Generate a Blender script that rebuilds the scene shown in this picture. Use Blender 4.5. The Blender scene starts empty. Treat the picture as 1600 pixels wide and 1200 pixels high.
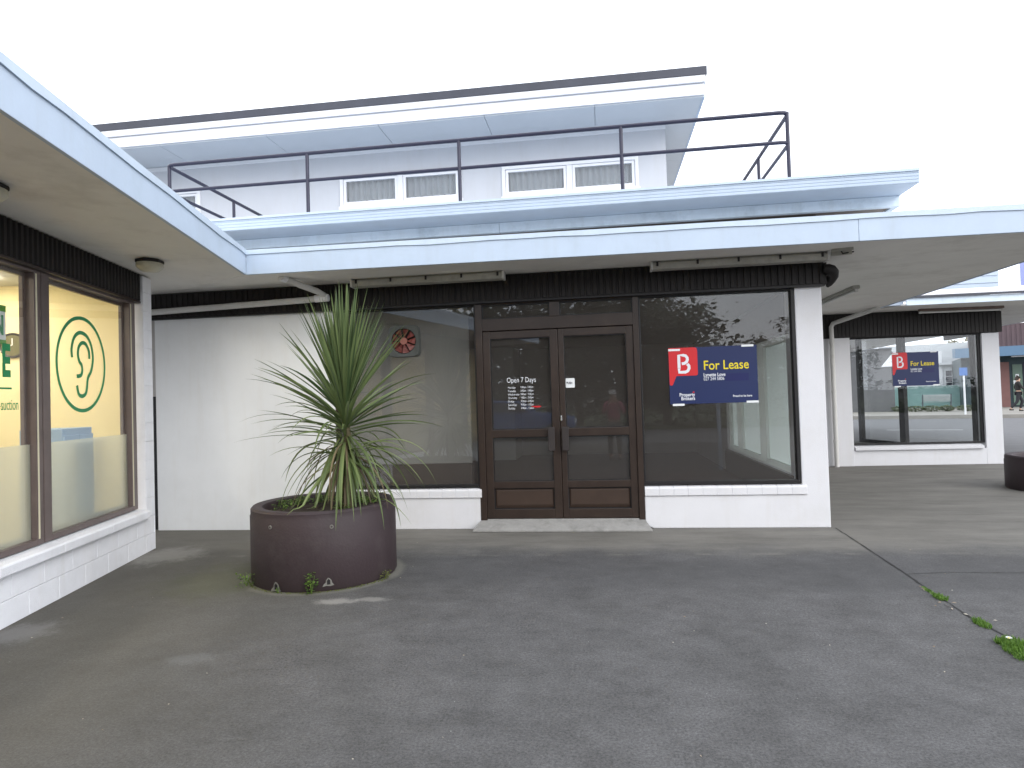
import bpy, bmesh, math, random
from mathutils import Vector, Matrix, noise as mnoise
random.seed(7)
R = math.radians
S = bpy.context.scene
col = S.collection

# ------------------------------------------------------------------ camera
cd = bpy.data.cameras.new("camera"); cam = bpy.data.objects.new("camera", cd); col.objects.link(cam)
cd.sensor_width = 36.0; cd.lens = 36.0*1020/1600; cd.clip_start = 0.02; cd.clip_end = 2000
r_ = Vector((0.9903730155, 0.1348910357, -0.0310756913))
u_ = Vector((0.0338837503, -0.0185710431, 0.9992532251))
f_ = Vector((-0.1342131945, 0.9906863908, 0.0229628741))
m4 = Matrix((( r_.x, u_.x, -f_.x, 0.0), (r_.y, u_.y, -f_.y, 0.0), (r_.z, u_.z, -f_.z, 1.5), (0, 0, 0, 1)))
cam.matrix_world = m4
S.camera = cam

# ------------------------------------------------------------------ world, sun, exposure
W = bpy.data.worlds.new("World"); S.world = W; W.use_nodes = True
nt = W.node_tree; nt.nodes.clear()
wo = nt.nodes.new('ShaderNodeOutputWorld'); bgn = nt.nodes.new('ShaderNodeBackground')
sky = nt.nodes.new('ShaderNodeTexSky'); sky.sky_type = 'NISHITA'; sky.sun_disc = False
sky.sun_elevation = R(30); sky.sun_rotation = R(136); sky.dust_density = 3
tc = nt.nodes.new('ShaderNodeTexCoord'); mp = nt.nodes.new('ShaderNodeMapping'); mp.inputs['Scale'].default_value = (1.2, 1.2, 3.5)
ns = nt.nodes.new('ShaderNodeTexNoise'); ns.inputs['Scale'].default_value = 2.2; ns.inputs['Detail'].default_value = 6
rp = nt.nodes.new('ShaderNodeValToRGB')
rp.color_ramp.elements[0].position = .3; rp.color_ramp.elements[0].color = (17.5, 18.6, 20.6, 1)
rp.color_ramp.elements[1].position = .75; rp.color_ramp.elements[1].color = (23, 23.6, 24.6, 1)
mx = nt.nodes.new('ShaderNodeMixRGB'); mx.inputs['Fac'].default_value = .86      # thick cloud over the blue sky
L = nt.links.new
L(tc.outputs['Generated'], mp.inputs['Vector']); L(mp.outputs[0], ns.inputs['Vector']); L(ns.outputs['Fac'], rp.inputs['Fac'])
L(sky.outputs[0], mx.inputs['Color1']); L(rp.outputs[0], mx.inputs['Color2'])
L(mx.outputs[0], bgn.inputs['Color']); bgn.inputs['Strength'].default_value = .1; L(bgn.outputs[0], wo.inputs['Surface'])
sd = bpy.data.lights.new("sun", 'SUN'); sd.energy = 1.35; sd.angle = R(38); sd.color = (1, .97, .92)
sun = bpy.data.objects.new("sun", sd); col.objects.link(sun); sun.rotation_euler = (R(60), 0, R(44))
S.view_settings.view_transform = 'Standard'; S.view_settings.look = 'None'; S.view_settings.exposure = 0.2; S.view_settings.gamma = 1
S.cycles.max_bounces = 12; S.cycles.transparent_max_bounces = 24

# ------------------------------------------------------------------ helpers
def tag(o, label=None, cat=None, group=None, kind=None):
    if label: o['label'] = label
    if cat: o['category'] = cat
    if group: o['group'] = group
    if kind: o['kind'] = kind
    return o
def empty(name, loc=(0, 0, 0), rz=0, label=None, cat=None, group=None):
    o = bpy.data.objects.new(name, None); col.objects.link(o); o.location = loc; o.rotation_euler = (0, 0, rz)
    o.empty_display_size = .2
    return tag(o, label, cat, group)
class MB:
    def __init__(s): s.v = []; s.f = []
    def add(s, vs, fs):
        n = len(s.v); s.v += [tuple(v) for v in vs]; s.f += [tuple(i+n for i in f) for f in fs]; return s
    def box(s, x0, x1, y0, y1, z0, z1):
        return s.add([(x0,y0,z0),(x1,y0,z0),(x1,y1,z0),(x0,y1,z0),(x0,y0,z1),(x1,y0,z1),(x1,y1,z1),(x0,y1,z1)],
                     [(0,3,2,1),(4,5,6,7),(0,1,5,4),(1,2,6,5),(2,3,7,6),(3,0,4,7)])
    def prism(s, poly, z0, z1):                # poly in xy, extruded in z
        n = len(poly)
        return s.add([(x,y,z0) for x,y in poly]+[(x,y,z1) for x,y in poly],
                     [tuple(range(n))[::-1], tuple(range(n,2*n))]+[(i,(i+1)%n,(i+1)%n+n,i+n) for i in range(n)])
    def prismx(s, poly, x0, x1):               # poly in yz, extruded in x
        n = len(poly)
        return s.add([(x0,y,z) for y,z in poly]+[(x1,y,z) for y,z in poly],
                     [tuple(range(n))[::-1], tuple(range(n,2*n))]+[(i,(i+1)%n,(i+1)%n+n,i+n) for i in range(n)])
    def prismy(s, poly, y0, y1):               # poly in xz, extruded in y
        n = len(poly)
        return s.add([(x,y0,z) for x,z in poly]+[(x,y1,z) for x,z in poly],
                     [tuple(range(n)), tuple(range(n,2*n))[::-1]]+[(i,i+n,(i+1)%n+n,(i+1)%n) for i in range(n)])
    def quad(s, a, b, c, d): return s.add([a,b,c,d], [(0,1,2,3)])
    def tube(s, pts, r, n=12, cap=True):
        pts = [Vector(p) for p in pts]; rs = r if isinstance(r, (list, tuple)) else [r]*len(pts)
        rings = []; up = None
        for i, p in enumerate(pts):
            a = pts[max(i-1, 0)]; b = pts[min(i+1, len(pts)-1)]; d = (b-a).normalized()
            if up is None:
                up = Vector((0,0,1)) if abs(d.z) < .9 else Vector((1,0,0))
            x = d.cross(up).normalized(); y = x.cross(d).normalized(); up = y
            rings.append([p + (x*math.cos(t)+y*math.sin(t))*rs[i] for t in [2*math.pi*k/n for k in range(n)]])
        vs = [v for rg in rings for v in rg]; fs = []
        for i in range(len(pts)-1):
            for k in range(n): fs.append((i*n+k, i*n+(k+1)%n, (i+1)*n+(k+1)%n, (i+1)*n+k))
        if cap: fs += [tuple(range(n))[::-1], tuple(range((len(pts)-1)*n, len(pts)*n))]
        return s.add(vs, fs)
    def lathe(s, prof, c=(0,0,0), n=48, closed=False):
        vs = []; fs = []; m = len(prof)
        for k in range(n):
            t = 2*math.pi*k/n
            for (r, z) in prof: vs.append((c[0]+r*math.cos(t), c[1]+r*math.sin(t), c[2]+z))
        for k in range(n):
            for i in range(m if closed else m-1):
                j = (i+1) % m; fs.append((k*m+i, ((k+1)%n)*m+i, ((k+1)%n)*m+j, k*m+j))
        return s.add(vs, fs)
    def frame(s, x0, x1, z0, z1, w, y0, y1):   # rectangular ring in xz
        wl, wr, wb, wt = w if isinstance(w, (tuple, list)) else (w,)*4
        s.box(x0, x0+wl, y0, y1, z0, z1); s.box(x1-wr, x1, y0, y1, z0, z1)
        s.box(x0+wl, x1-wr, y0, y1, z0, z0+wb); s.box(x0+wl, x1-wr, y0, y1, z1-wt, z1); return s
    def build(s, name, mat, parent=None, bev=0, smooth=False, label=None):
        me = bpy.data.meshes.new(name); me.from_pydata(s.v, [], s.f); me.validate()
        bm = bmesh.new(); bm.from_mesh(me); bmesh.ops.recalc_face_normals(bm, faces=bm.faces); bm.to_mesh(me); bm.free()
        for m in (mat if isinstance(mat, list) else [mat]): me.materials.append(m)
        o = bpy.data.objects.new(name, me); col.objects.link(o)
        if parent: o.parent = parent
        if smooth:
            me.polygons.foreach_set('use_smooth', [True]*len(me.polygons))
            me.set_sharp_from_angle(angle=R(40))
        if bev:
            b = o.modifiers.new('bevel', 'BEVEL'); b.width = bev; b.segments = 2; b.limit_method = 'ANGLE'; b.harden_normals = False
        if label: o['label'] = label
        return o

# ------------------------------------------------------------------ materials
def newmat(name):
    m = bpy.data.materials.new(name); m.use_nodes = True; n = m.node_tree; b = n.nodes['Principled BSDF']; return m, n, b
def paint(name, c, rough=.5, var=.08, scale=3., bump=.0, bscale=60., spec=.4, metal=0, dirt=None, dirt_amt=.35, dscale=1.5, streak=0):
    m, n, b = newmat(name); b.inputs['Roughness'].default_value = rough; b.inputs['Specular IOR Level'].default_value = spec
    b.inputs['Metallic'].default_value = metal
    tc = n.nodes.new('ShaderNodeTexCoord'); no = n.nodes.new('ShaderNodeTexNoise'); no.inputs['Scale'].default_value = scale; no.inputs['Detail'].default_value = 8
    no.inputs['Roughness'].default_value = .65
    rp = n.nodes.new('ShaderNodeValToRGB'); e = rp.color_ramp.elements
    e[0].position = .3; e[1].position = .7
    e[0].color = tuple(x*(1-var) for x in c)+(1,); e[1].color = tuple(min(1, x*(1+var)) for x in c)+(1,)
    n.links.new(tc.outputs['Object'], no.inputs['Vector']); n.links.new(no.outputs['Fac'], rp.inputs['Fac'])
    out = rp.outputs[0]
    if dirt:
        n2 = n.nodes.new('ShaderNodeTexNoise'); n2.inputs['Scale'].default_value = dscale; n2.inputs['Detail'].default_value = 10; n2.inputs['Roughness'].default_value = .7
        mpn = n.nodes.new('ShaderNodeMapping'); mpn.inputs['Location'].default_value = (13, 7, 5)
        r2 = n.nodes.new('ShaderNodeValToRGB'); r2.color_ramp.elements[0].position = .52; r2.color_ramp.elements[0].color = (0,0,0,1)
        r2.color_ramp.elements[1].position = .78; r2.color_ramp.elements[1].color = (dirt_amt,)*3+(1,)
        mm = n.nodes.new('ShaderNodeMixRGB'); mm.inputs['Color2'].default_value = tuple(dirt)+(1,)
        n.links.new(tc.outputs['Object'], mpn.inputs[0]); n.links.new(mpn.outputs[0], n2.inputs['Vector']); n.links.new(n2.outputs['Fac'], r2.inputs['Fac'])
        n.links.new(r2.outputs[0], mm.inputs['Fac']); n.links.new(out, mm.inputs['Color1']); out = mm.outputs[0]
    if streak:
        ms = n.nodes.new('ShaderNodeMapping'); ms.inputs['Scale'].default_value = (4, 4, .5); n4 = n.nodes.new('ShaderNodeTexNoise'); n4.inputs['Scale'].default_value = 1.6; n4.inputs['Detail'].default_value = 9; n4.inputs['Roughness'].default_value = .7
        r4 = n.nodes.new('ShaderNodeValToRGB'); r4.color_ramp.elements[0].position = .5; r4.color_ramp.elements[0].color = (1,1,1,1); r4.color_ramp.elements[1].position = .8; q = 1-streak; r4.color_ramp.elements[1].color = (q, q*.985, q*.96, 1)
        m4_ = n.nodes.new('ShaderNodeMixRGB'); m4_.blend_type = 'MULTIPLY'; m4_.inputs[0].default_value = 1
        n.links.new(tc.outputs['Object'], ms.inputs[0]); n.links.new(ms.outputs[0], n4.inputs['Vector']); n.links.new(n4.outputs['Fac'], r4.inputs[0]); n.links.new(out, m4_.inputs[1]); n.links.new(r4.outputs[0], m4_.inputs[2]); out = m4_.outputs[0]
    n.links.new(out, b.inputs['Base Color'])
    if bump:
        n3 = n.nodes.new('ShaderNodeTexNoise'); n3.inputs['Scale'].default_value = bscale; n3.inputs['Detail'].default_value = 5
        bp = n.nodes.new('ShaderNodeBump'); bp.inputs['Strength'].default_value = bump; bp.inputs['Distance'].default_value = .01
        n.links.new(tc.outputs['Object'], n3.inputs['Vector']); n.links.new(n3.outputs['Fac'], bp.inputs['Height']); n.links.new(bp.outputs[0], b.inputs['Normal'])
    return m
def glassmat(name, tint=(.94,.95,.945), boost=1.0, wob=.0, haze=0):
    m = bpy.data.materials.new(name); m.use_nodes = True; n = m.node_tree; n.nodes.clear()
    o = n.nodes.new('ShaderNodeOutputMaterial'); t = n.nodes.new('ShaderNodeBsdfTransparent'); g = n.nodes.new('ShaderNodeBsdfGlossy')
    g.inputs['Roughness'].default_value = 0.0; g.inputs['Color'].default_value = (.95,.97,1,1); t.inputs['Color'].default_value = tint+(1,)
    ge = n.nodes.new('ShaderNodeNewGeometry'); dt = n.nodes.new('ShaderNodeVectorMath'); dt.operation = 'DOT_PRODUCT'
    n.links.new(ge.outputs['Incoming'], dt.inputs[0]); n.links.new(ge.outputs['Normal'], dt.inputs[1])
    def ma(op, a, b=None):
        x = n.nodes.new('ShaderNodeMath'); x.operation = op
        for i, q in enumerate((a, b)):
            if q is None: continue
            if isinstance(q, (int, float)): x.inputs[i].default_value = q
            else: n.links.new(q, x.inputs[i])
        return x.outputs[0]
    sch = ma('ADD', .043, ma('MULTIPLY', .957, ma('POWER', ma('SUBTRACT', 1, ma('ABSOLUTE', dt.outputs['Value'])), 5)))
    mu = n.nodes.new('ShaderNodeMath'); mu.operation = 'MULTIPLY'; mu.inputs[1].default_value = boost; mu.use_clamp = True
    mx = n.nodes.new('ShaderNodeMixShader')
    n.links.new(sch, mu.inputs[0]); n.links.new(mu.outputs[0], mx.inputs[0]); n.links.new(t.outputs[0], mx.inputs[1]); n.links.new(g.outputs[0], mx.inputs[2])
    if wob:
        tc = n.nodes.new('ShaderNodeTexCoord'); no = n.nodes.new('ShaderNodeTexNoise'); no.inputs['Scale'].default_value = 1.1; no.inputs['Detail'].default_value = 1
        bp = n.nodes.new('ShaderNodeBump'); bp.inputs['Strength'].default_value = wob; bp.inputs['Distance'].default_value = .02
        n.links.new(tc.outputs['Object'], no.inputs['Vector']); n.links.new(no.outputs['Fac'], bp.inputs['Height']); n.links.new(bp.outputs[0], g.inputs['Normal'])
    if haze:
        df = n.nodes.new('ShaderNodeBsdfDiffuse'); df.inputs['Color'].default_value = (.50,.44,.40,1); m2 = n.nodes.new('ShaderNodeMixShader'); m2.inputs[0].default_value = haze
        n.links.new(mx.outputs[0], m2.inputs[1]); n.links.new(df.outputs[0], m2.inputs[2]); n.links.new(m2.outputs[0], o.inputs['Surface']); return m
    n.links.new(mx.outputs[0], o.inputs['Surface']); return m
def filmmat(name, c, fac):
    m = bpy.data.materials.new(name); m.use_nodes = True; n = m.node_tree; n.nodes.clear()
    o = n.nodes.new('ShaderNodeOutputMaterial'); t = n.nodes.new('ShaderNodeBsdfTransparent')
    d = n.nodes.new('ShaderNodeBsdfDiffuse'); tr = n.nodes.new('ShaderNodeBsdfTranslucent'); ad = n.nodes.new('ShaderNodeMixShader'); mx = n.nodes.new('ShaderNodeMixShader')
    d.inputs[0].default_value = c+(1,); tr.inputs[0].default_value = c+(1,); ad.inputs[0].default_value = .5; mx.inputs[0].default_value = fac
    n.links.new(d.outputs[0], ad.inputs[1]); n.links.new(tr.outputs[0], ad.inputs[2]); n.links.new(t.outputs[0], mx.inputs[1]); n.links.new(ad.outputs[0], mx.inputs[2])
    n.links.new(mx.outputs[0], o.inputs['Surface']); return m
def emis(name, c, s):
    m, n, b = newmat(name); b.inputs['Base Color'].default_value = c+(1,); b.inputs['Emission Color'].default_value = c+(1,); b.inputs['Emission Strength'].default_value = s; return m
def leafmat(name, c0, c1, rough=.45, trans=.3):
    m, n, b = newmat(name); g = n.nodes.new('ShaderNodeNewGeometry'); rp = n.nodes.new('ShaderNodeValToRGB')
    rp.color_ramp.elements[0].color = c0+(1,); rp.color_ramp.elements[1].color = c1+(1,)
    n.links.new(g.outputs['Random Per Island'], rp.inputs['Fac']); n.links.new(rp.outputs[0], b.inputs['Base Color'])
    b.inputs['Roughness'].default_value = rough; b.inputs['Specular IOR Level'].default_value = .35
    tr = n.nodes.new('ShaderNodeBsdfTranslucent'); mx = n.nodes.new('ShaderNodeMixShader'); mx.inputs[0].default_value = trans
    n.links.new(rp.outputs[0], tr.inputs[0]); n.links.new(b.outputs[0], mx.inputs[1]); n.links.new(tr.outputs[0], mx.inputs[2])
    n.links.new(mx.outputs[0], n.nodes['Material Output'].inputs['Surface']); return m

M = {}
M['white'] = paint('white_wall_paint', (.66,.66,.685), .6, .03, 2, .25, 90, dirt=(.5,.49,.46), dirt_amt=.28, dscale=2.2, streak=0.045)
M['block'] = paint('painted_block', (.80,.81,.85), .6, .04, 6, .5, 110, dirt=(.5,.5,.48), dirt_amt=.25, dscale=3, streak=0.045)
M['panelwall'] = paint('panel_wall_paint', (.80,.81,.81), .65, .04, 1.2, .1, 60, dirt=(.66,.66,.64), dirt_amt=.35, dscale=.8, streak=0.045)
M['blue'] = paint('pale_blue_paint', (.46,.545,.66), .5, .04, 2.5, .06, 40, dirt=(.40,.48,.56), dirt_amt=.5, dscale=3, streak=0.06)
M['blue2'] = paint('pale_blue_band_paint', (.66,.76,.86), .5, .05, 2.5, .06, 40, dirt=(.25,.33,.4), dirt_amt=.5, dscale=3, streak=0.113)
M['flash'] = paint('flashing_paint', (.52,.61,.72), .45, .06, 6, .1, 20, streak=0.06)
M['soffit'] = paint('soffit_paint', (.78,.76,.72), .7, .06, 1.2, .12, 30, dirt=(.50,.47,.42), dirt_amt=.6, dscale=1.6)
M['bsoffit'] = paint('upper_soffit_paint', (.55,.58,.61), .6, .04, 1.2)
M['uwall'] = paint('upper_wall_paint', (.56,.57,.60), .6, .03, 2, streak=0.045)
M['wood'] = paint('white_trim', (.80,.80,.82), .45, .02, 4)
M['brown'] = paint('brown_cladding', (.010,.0075,.007), .6, .3, 4, .1, 40)
M['joinery'] = paint('brown_joinery', (.031,.0205,.0158), .36, .18, 5, .05, 30, dirt=(.075,.052,.04), dirt_amt=.45, dscale=2)
M['joinery2'] = paint('bronze_joinery', (.115,.088,.082), .36, .15, 5, .04, 30)
M['kick'] = paint('door_kick_panel', (.048,.031,.023), .4, .15, 4)
M['plate'] = paint('door_plate', (.036,.030,.029), .4, .1, 8)
M['black'] = paint('black_bead', (.012,.011,.012), .5, .2, 8)
M['roofdark'] = paint('dark_roof_flashing', (.055,.058,.075), .5, .12, 3, streak=0.135)
M['roofpale'] = paint('pale_membrane_roof', (.70,.72,.74), .6, .1, 2)
M['wboard'] = paint('pale_weatherboard', (.36,.42,.50), .55, .04, 3)
M['hazy'] = filmmat('hazy_side_glass', (.80,.88,.86), .72)
M['reflstrip'] = paint('cream_reflection', (.62,.58,.42), .6, .05)  # cream tone imitating the yellow interior reflected between frame members
M['rail'] = paint('rail_paint', (.026,.026,.05), .35, .15, 10)
M['grey'] = paint('interior_grey', (.50,.475,.45), .7, .05, 1)
M['iwhite'] = paint('interior_white', (.62,.63,.62), .6, .04, 1)
M['ifloor'] = paint('interior_carpet', (.095,.05,.037), .5, .2, 5)
M['ilow'] = paint('interior_low_wall', (.06,.047,.042), .6, .1, 3)
M['batten'] = paint('batten_enamel', (.40,.39,.35), .5, .15, 9, dirt=(.2,.18,.14), dirt_amt=.6, dscale=9)
M['tubeglass'] = paint('fluorescent_tube', (.7,.7,.68), .3, .02)
M['pvc'] = paint('pvc_pipe', (.60,.59,.57), .4, .05, 6, dirt=(.4,.38,.33), dirt_amt=.4, dscale=5)
M['concrete'] = paint('step_concrete', (.27,.265,.255), .85, .16, 9, .5, 70, dirt=(.14,.14,.13), dirt_amt=.8, dscale=5)
M['tub'] = paint('brown_tub_paint', (.036,.024,.027), .58, .12, 3, .2, 50, dirt=(.07,.058,.057), dirt_amt=.5, dscale=4, streak=0.000)
M['soil'] = paint('soil', (.035,.024,.018), .95, .4, 20, 1, 60)
M['lime'] = paint('bare_concrete_chip', (.17,.165,.15), .9, .2, 30, .5, 90)
M['yellow'] = paint('yellow_wall', (.82,.72,.42), .7, .03, 1)
M['glass'] = glassmat('window_glass', wob=.06, haze=.034)
M['glassL'] = glassmat('clinic_glass', (.96,.96,.95), .8, wob=.04)
M['frost'] = filmmat('frosted_film', (.72,.74,.66), .50)
M['green'] = paint('green_vinyl', (.02,.25,.09), .5, .03)
M['paper'] = paint('white_paper', (.75,.77,.78), .6, .02)
M['ink'] = paint('dark_ink', (.03,.03,.05), .6, .02)
M['vinylw'] = paint('white_vinyl', (.72,.74,.78), .5, .02)
M['signblue'] = paint('sign_blue', (.012,.022,.088), .4, .04, 2)
M['signdark'] = paint('sign_patch_blue', (.008,.012,.085), .4, .04, 2)
M['signred'] = paint('sign_red', (.56,.022,.028), .4, .04, 2)
M['signyel'] = paint('sign_yellow', (.75,.60,.02), .4, .02)
M['fanred'] = paint('fan_blade_red', (.15,.038,.03), .5, .3, 12)
M['fangrey'] = paint('fan_housing_grey', (.06,.065,.06), .5, .15, 12)
M['steel'] = paint('steel', (.6,.6,.6), .3, .05, metal=.8)
M['lace'] = filmmat('lace_curtain', (.74,.78,.84), .72)
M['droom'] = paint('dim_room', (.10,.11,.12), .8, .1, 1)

def ground_mat():
    m, n, b = newmat('forecourt_asphalt'); N = n.nodes.new; K = n.links.new
    tc = N('ShaderNodeTexCoord'); P = tc.outputs['Object']
    def noi(s, d=8, rg=.6, loc=(0,0,0), sc=(1,1,1)):
        mp = N('ShaderNodeMapping'); mp.inputs['Location'].default_value = loc; mp.inputs['Scale'].default_value = sc
        x = N('ShaderNodeTexNoise'); x.inputs['Scale'].default_value = s; x.inputs['Detail'].default_value = d; x.inputs['Roughness'].default_value = rg
        K(P, mp.inputs[0]); K(mp.outputs[0], x.inputs['Vector']); return x.outputs['Fac']
    def ramp(f, a, ca, bb, cb):
        x = N('ShaderNodeValToRGB'); e = x.color_ramp.elements; e[0].position = a; e[1].position = bb; e[0].color = ca+(1,); e[1].color = cb+(1,); K(f, x.inputs['Fac']); return x.outputs[0]
    def math_(op, a, bb=None, c=None, clamp=False):
        x = N('ShaderNodeMath'); x.operation = op; x.use_clamp = clamp
        for i, q in enumerate((a, bb, c)):
            if q is None: continue
            if isinstance(q, (int, float)): x.inputs[i].default_value = q
            else: K(q, x.inputs[i])
        return x.outputs[0]
    def mix(f, a, bb, mode='MIX'):
        x = N('ShaderNodeMixRGB'); x.blend_type = mode
        if isinstance(f, (int, float)): x.inputs[0].default_value = f
        else: K(f, x.inputs[0])
        for i, q in ((1, a), (2, bb)):
            if isinstance(q, tuple): x.inputs[i].default_value = q+(1,)
            else: K(q, x.inputs[i])
        return x.outputs[0]
    sp = N('ShaderNodeSeparateXYZ'); K(P, sp.inputs[0]); X, Y = sp.outputs[0], sp.outputs[1]
    def sstep(v, a, bb):
        x = N('ShaderNodeMapRange'); x.interpolation_type = 'SMOOTHSTEP'; x.inputs['From Min'].default_value = a; x.inputs['From Max'].default_value = bb; K(v, x.inputs['Value']); return x.outputs[0]
    base = ramp(noi(.9, 6, .6), .3, (.064,.063,.063), .7, (.090,.089,.091))
    base = mix(.62, base, ramp(noi(2.2, 15, .84, (4,2,0), (1,1.1,1)), .38, (.046,.045,.044), .64, (.118,.116,.117)))
    fine = ramp(noi(70, 6, .95), .38, (.32,)*3, .62, (1.80,)*3)
    base = mix(.8, base, fine, 'MULTIPLY')
    wob = math_('MULTIPLY', math_('SUBTRACT', noi(1.4, 4), .5), 1.1)
    Yw = math_('ADD', Y, wob)
    # lighter, browner dry concrete near the shop front and toward the passage
    near = math_('MULTIPLY', sstep(Yw, 6.1, 6.9), .68)
    base = mix(near, base, ramp(noi(2.2, 10, .7, (9,1,0), (.5,1.6,1)), .3, (.125,.117,.102), .75, (.255,.243,.215)))
    # brown-grey film toward the left shop
    dl = math_('ADD', math_('MULTIPLY', X, .968), math_('MULTIPLY', Y, .2515)); dl = math_('ADD', dl, wob)
    lf = math_('SUBTRACT', 1, sstep(dl, -2.6, .3))
    base = mix(math_('MULTIPLY', lf, .5), base, (.108,.098,.076))
    # pale drip line under the canopy edge
    dy = math_('ABSOLUTE', math_('SUBTRACT', math_('ADD', Y, math_('MULTIPLY', math_('SUBTRACT', noi(6, 3), .5), .10)), math_('ADD', math_('MULTIPLY', X, .022), 6.27)))
    drip = math_('MULTIPLY', math_('SUBTRACT', 1, sstep(dy, .0, .06)), ramp(noi(2.5, 6, .7, (3,8,0), (1.4,.3,1)), .45, (0,0,0), .68, (.45,)*3))
    base = mix(drip, base, (.23,.22,.195))
    # darker patch just outside it
    dd = math_('ABSOLUTE', math_('SUBTRACT', Yw, 5.65)); dk = math_('MULTIPLY', math_('SUBTRACT', 1, sstep(dd, .1, .85)), .42)
    base = mix(math_('MULTIPLY', dk, sstep(X, -2.2, -1.2)), base, (.052,.052,.054))
    def blob(cx, cy, rad, ns=5, sx=1., sy=1.):
        ddx = math_('MULTIPLY', math_('SUBTRACT', X, cx), sx); ddy = math_('MULTIPLY', math_('SUBTRACT', Y, cy), sy)
        d = math_('SQRT', math_('ADD', math_('MULTIPLY', ddx, ddx), math_('MULTIPLY', ddy, ddy)))
        d = math_('ADD', d, math_('MULTIPLY', math_('SUBTRACT', noi(ns, 12, .85), .5), rad*2.4))
        return math_('SUBTRACT', 1, sstep(d, rad*.3, rad))
    base = mix(math_('MULTIPLY', blob(-3.25, 5.4, .8, 3.5), .42), base, (.080,.086,.042))
    base = mix(math_('MULTIPLY', blob(-2.05, 4.78, .17, 9, .75, 1.7), .6), base, (.30,.29,.27))
    base = mix(math_('MULTIPLY', blob(-1.78, 4.84, .13, 9, .8, 1.7), .5), base, (.29,.28,.26))
    base = mix(math_('MULTIPLY', blob(-4.5, 6.2, .5, 4), .6), base, (.27,.262,.24))
    base = mix(math_('MULTIPLY', blob(-4.0, 4.0, .3, 5), .5), base, (.24,.235,.23))
    base = mix(math_('MULTIPLY', blob(-2.5, 3.65, .2, 4, 1, 1.6), .3), base, (.17,.17,.17))
    tx = math_('SUBTRACT', X, -2.49); ty = math_('SUBTRACT', Y, 5.60); td = math_('SQRT', math_('ADD', math_('MULTIPLY', tx, tx), math_('MULTIPLY', ty, ty)))
    td = math_('ADD', td, math_('MULTIPLY', math_('SUBTRACT', noi(8, 8, .8), .5), .12))
    base = mix(math_('MULTIPLY', math_('SUBTRACT', 1, sstep(td, .655, .73)), .6), base, (.19,.185,.155))
    # thin pale scuffs
    sc = ramp(noi(9, 12, .8, (5,5,0), (.35,2.2,1)), .60, (0,0,0), .74, (.8,)*3)
    base = mix(math_('MULTIPLY', sc, .7), base, (.22,.22,.22))
    s2 = ramp(noi(16, 14, .9, (1,9,0), (.6,1.5,1)), .56, (0,0,0), .70, (1,)*3)
    base = mix(math_('MULTIPLY', s2, .55), base, (.20,.20,.205))
    s3 = ramp(noi(11, 14, .9, (7,3,0), (1.3,.7,1)), .56, (0,0,0), .72, (1,)*3)
    base = mix(math_('MULTIPLY', s3, .5), base, (.040,.038,.036))
    vo = N('ShaderNodeTexVoronoi'); vo.inputs['Scale'].default_value = 7; K(P, vo.inputs['Vector'])
    fl = math_('MULTIPLY', math_('LESS_THAN', vo.outputs['Distance'], .022), .7)
    base = mix(fl, base, (.33,.33,.31))
    K(base, b.inputs['Base Color']); b.inputs['Roughness'].default_value = .82; b.inputs['Specular IOR Level'].default_value = .3
    bp = N('ShaderNodeBump'); bp.inputs['Strength'].default_value = .35; bp.inputs['Distance'].default_value = .006
    K(math_('ADD', noi(120, 3, .7), math_('MULTIPLY', noi(14, 6, .7), .6)), bp.inputs['Height']); K(bp.outputs[0], b.inputs['Normal'])
    return m
M['ground'] = ground_mat()
M['road'] = paint('road_asphalt', (.13,.13,.135), .85, .12, 3, .3, 80)
M['pave'] = paint('far_footpath_concrete', (.26,.245,.22), .85, .12, 2)
M['kerb'] = paint('kerb_concrete', (.2,.19,.18), .85, .15, 4)
M['line'] = paint('road_marking', (.6,.6,.6), .7, .1, 5)
M['grass'] = paint('grass_ground', (.05,.075,.025), .9, .3, 3, .6, 60)

# ------------------------------------------------------------------ ground
def struct(o): return tag(o, kind='structure')
g = MB(); g.quad((-400,-400,0),(400,-400,0),(400,400,0),(-400,400,0)); struct(g.build('ground', M['ground']))
c22, s22 = math.cos(R(22)), math.sin(R(22))
def F(u, v, z=0): return (u*c22+v*s22, -u*s22+v*c22, z)
g = MB(); g.quad(F(-30,17.2,.004),F(90,17.2,.004),F(90,35.4,.004),F(-30,35.4,.004)); struct(g.build('road', M['road']))
g = MB()
for v in (19.0, 26.3):
    for k in range(-3, 16): g.quad(F(k*4,v,.008),F(k*4+2.2,v,.008),F(k*4+2.2,v+.12,.008),F(k*4,v+.12,.008))
struct(g.build('road_markings', M['line']))
g = MB(); g.quad(F(-30,16.95,.005),F(90,16.95,.005),F(90,17.2,.005),F(-30,17.2,.005)); struct(g.build('kerb_channel', M['kerb']))
g = MB(); g.add([F(-30,35.4,-.1),F(90,35.4,-.1),F(90,60,-.1),F(-30,60,-.1),F(-30,35.4,.16),F(90,35.4,.16),F(90,60,.2),F(-30,60,.2)],
   [(0,3,2,1),(4,5,6,7),(0,1,5,4),(1,2,6,5),(2,3,7,6),(3,0,4,7)]); struct(g.build('pavement', M['pave']))
# street behind the camera (seen only in the shop glass)
g = MB(); g.quad((-60,-13.5,.004),(60,-13.5,.004),(60,-5.5,.004),(-60,-5.5,.004)); struct(g.build('street', M['road']))
g = MB(); g.quad((-60,-9.6,.008),(60,-9.6,.008),(60,-9.48,.008),(-60,-9.48,.008)); g.quad((-60,-5.9,.008),(60,-5.9,.008),(60,-5.8,.008),(-60,-5.8,.008)); struct(g.build('street_markings', M['line']))
g = MB(); g.box(-60,60,-60,-13.5,-.1,.12); struct(g.build('verge', M['grass']))

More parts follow.
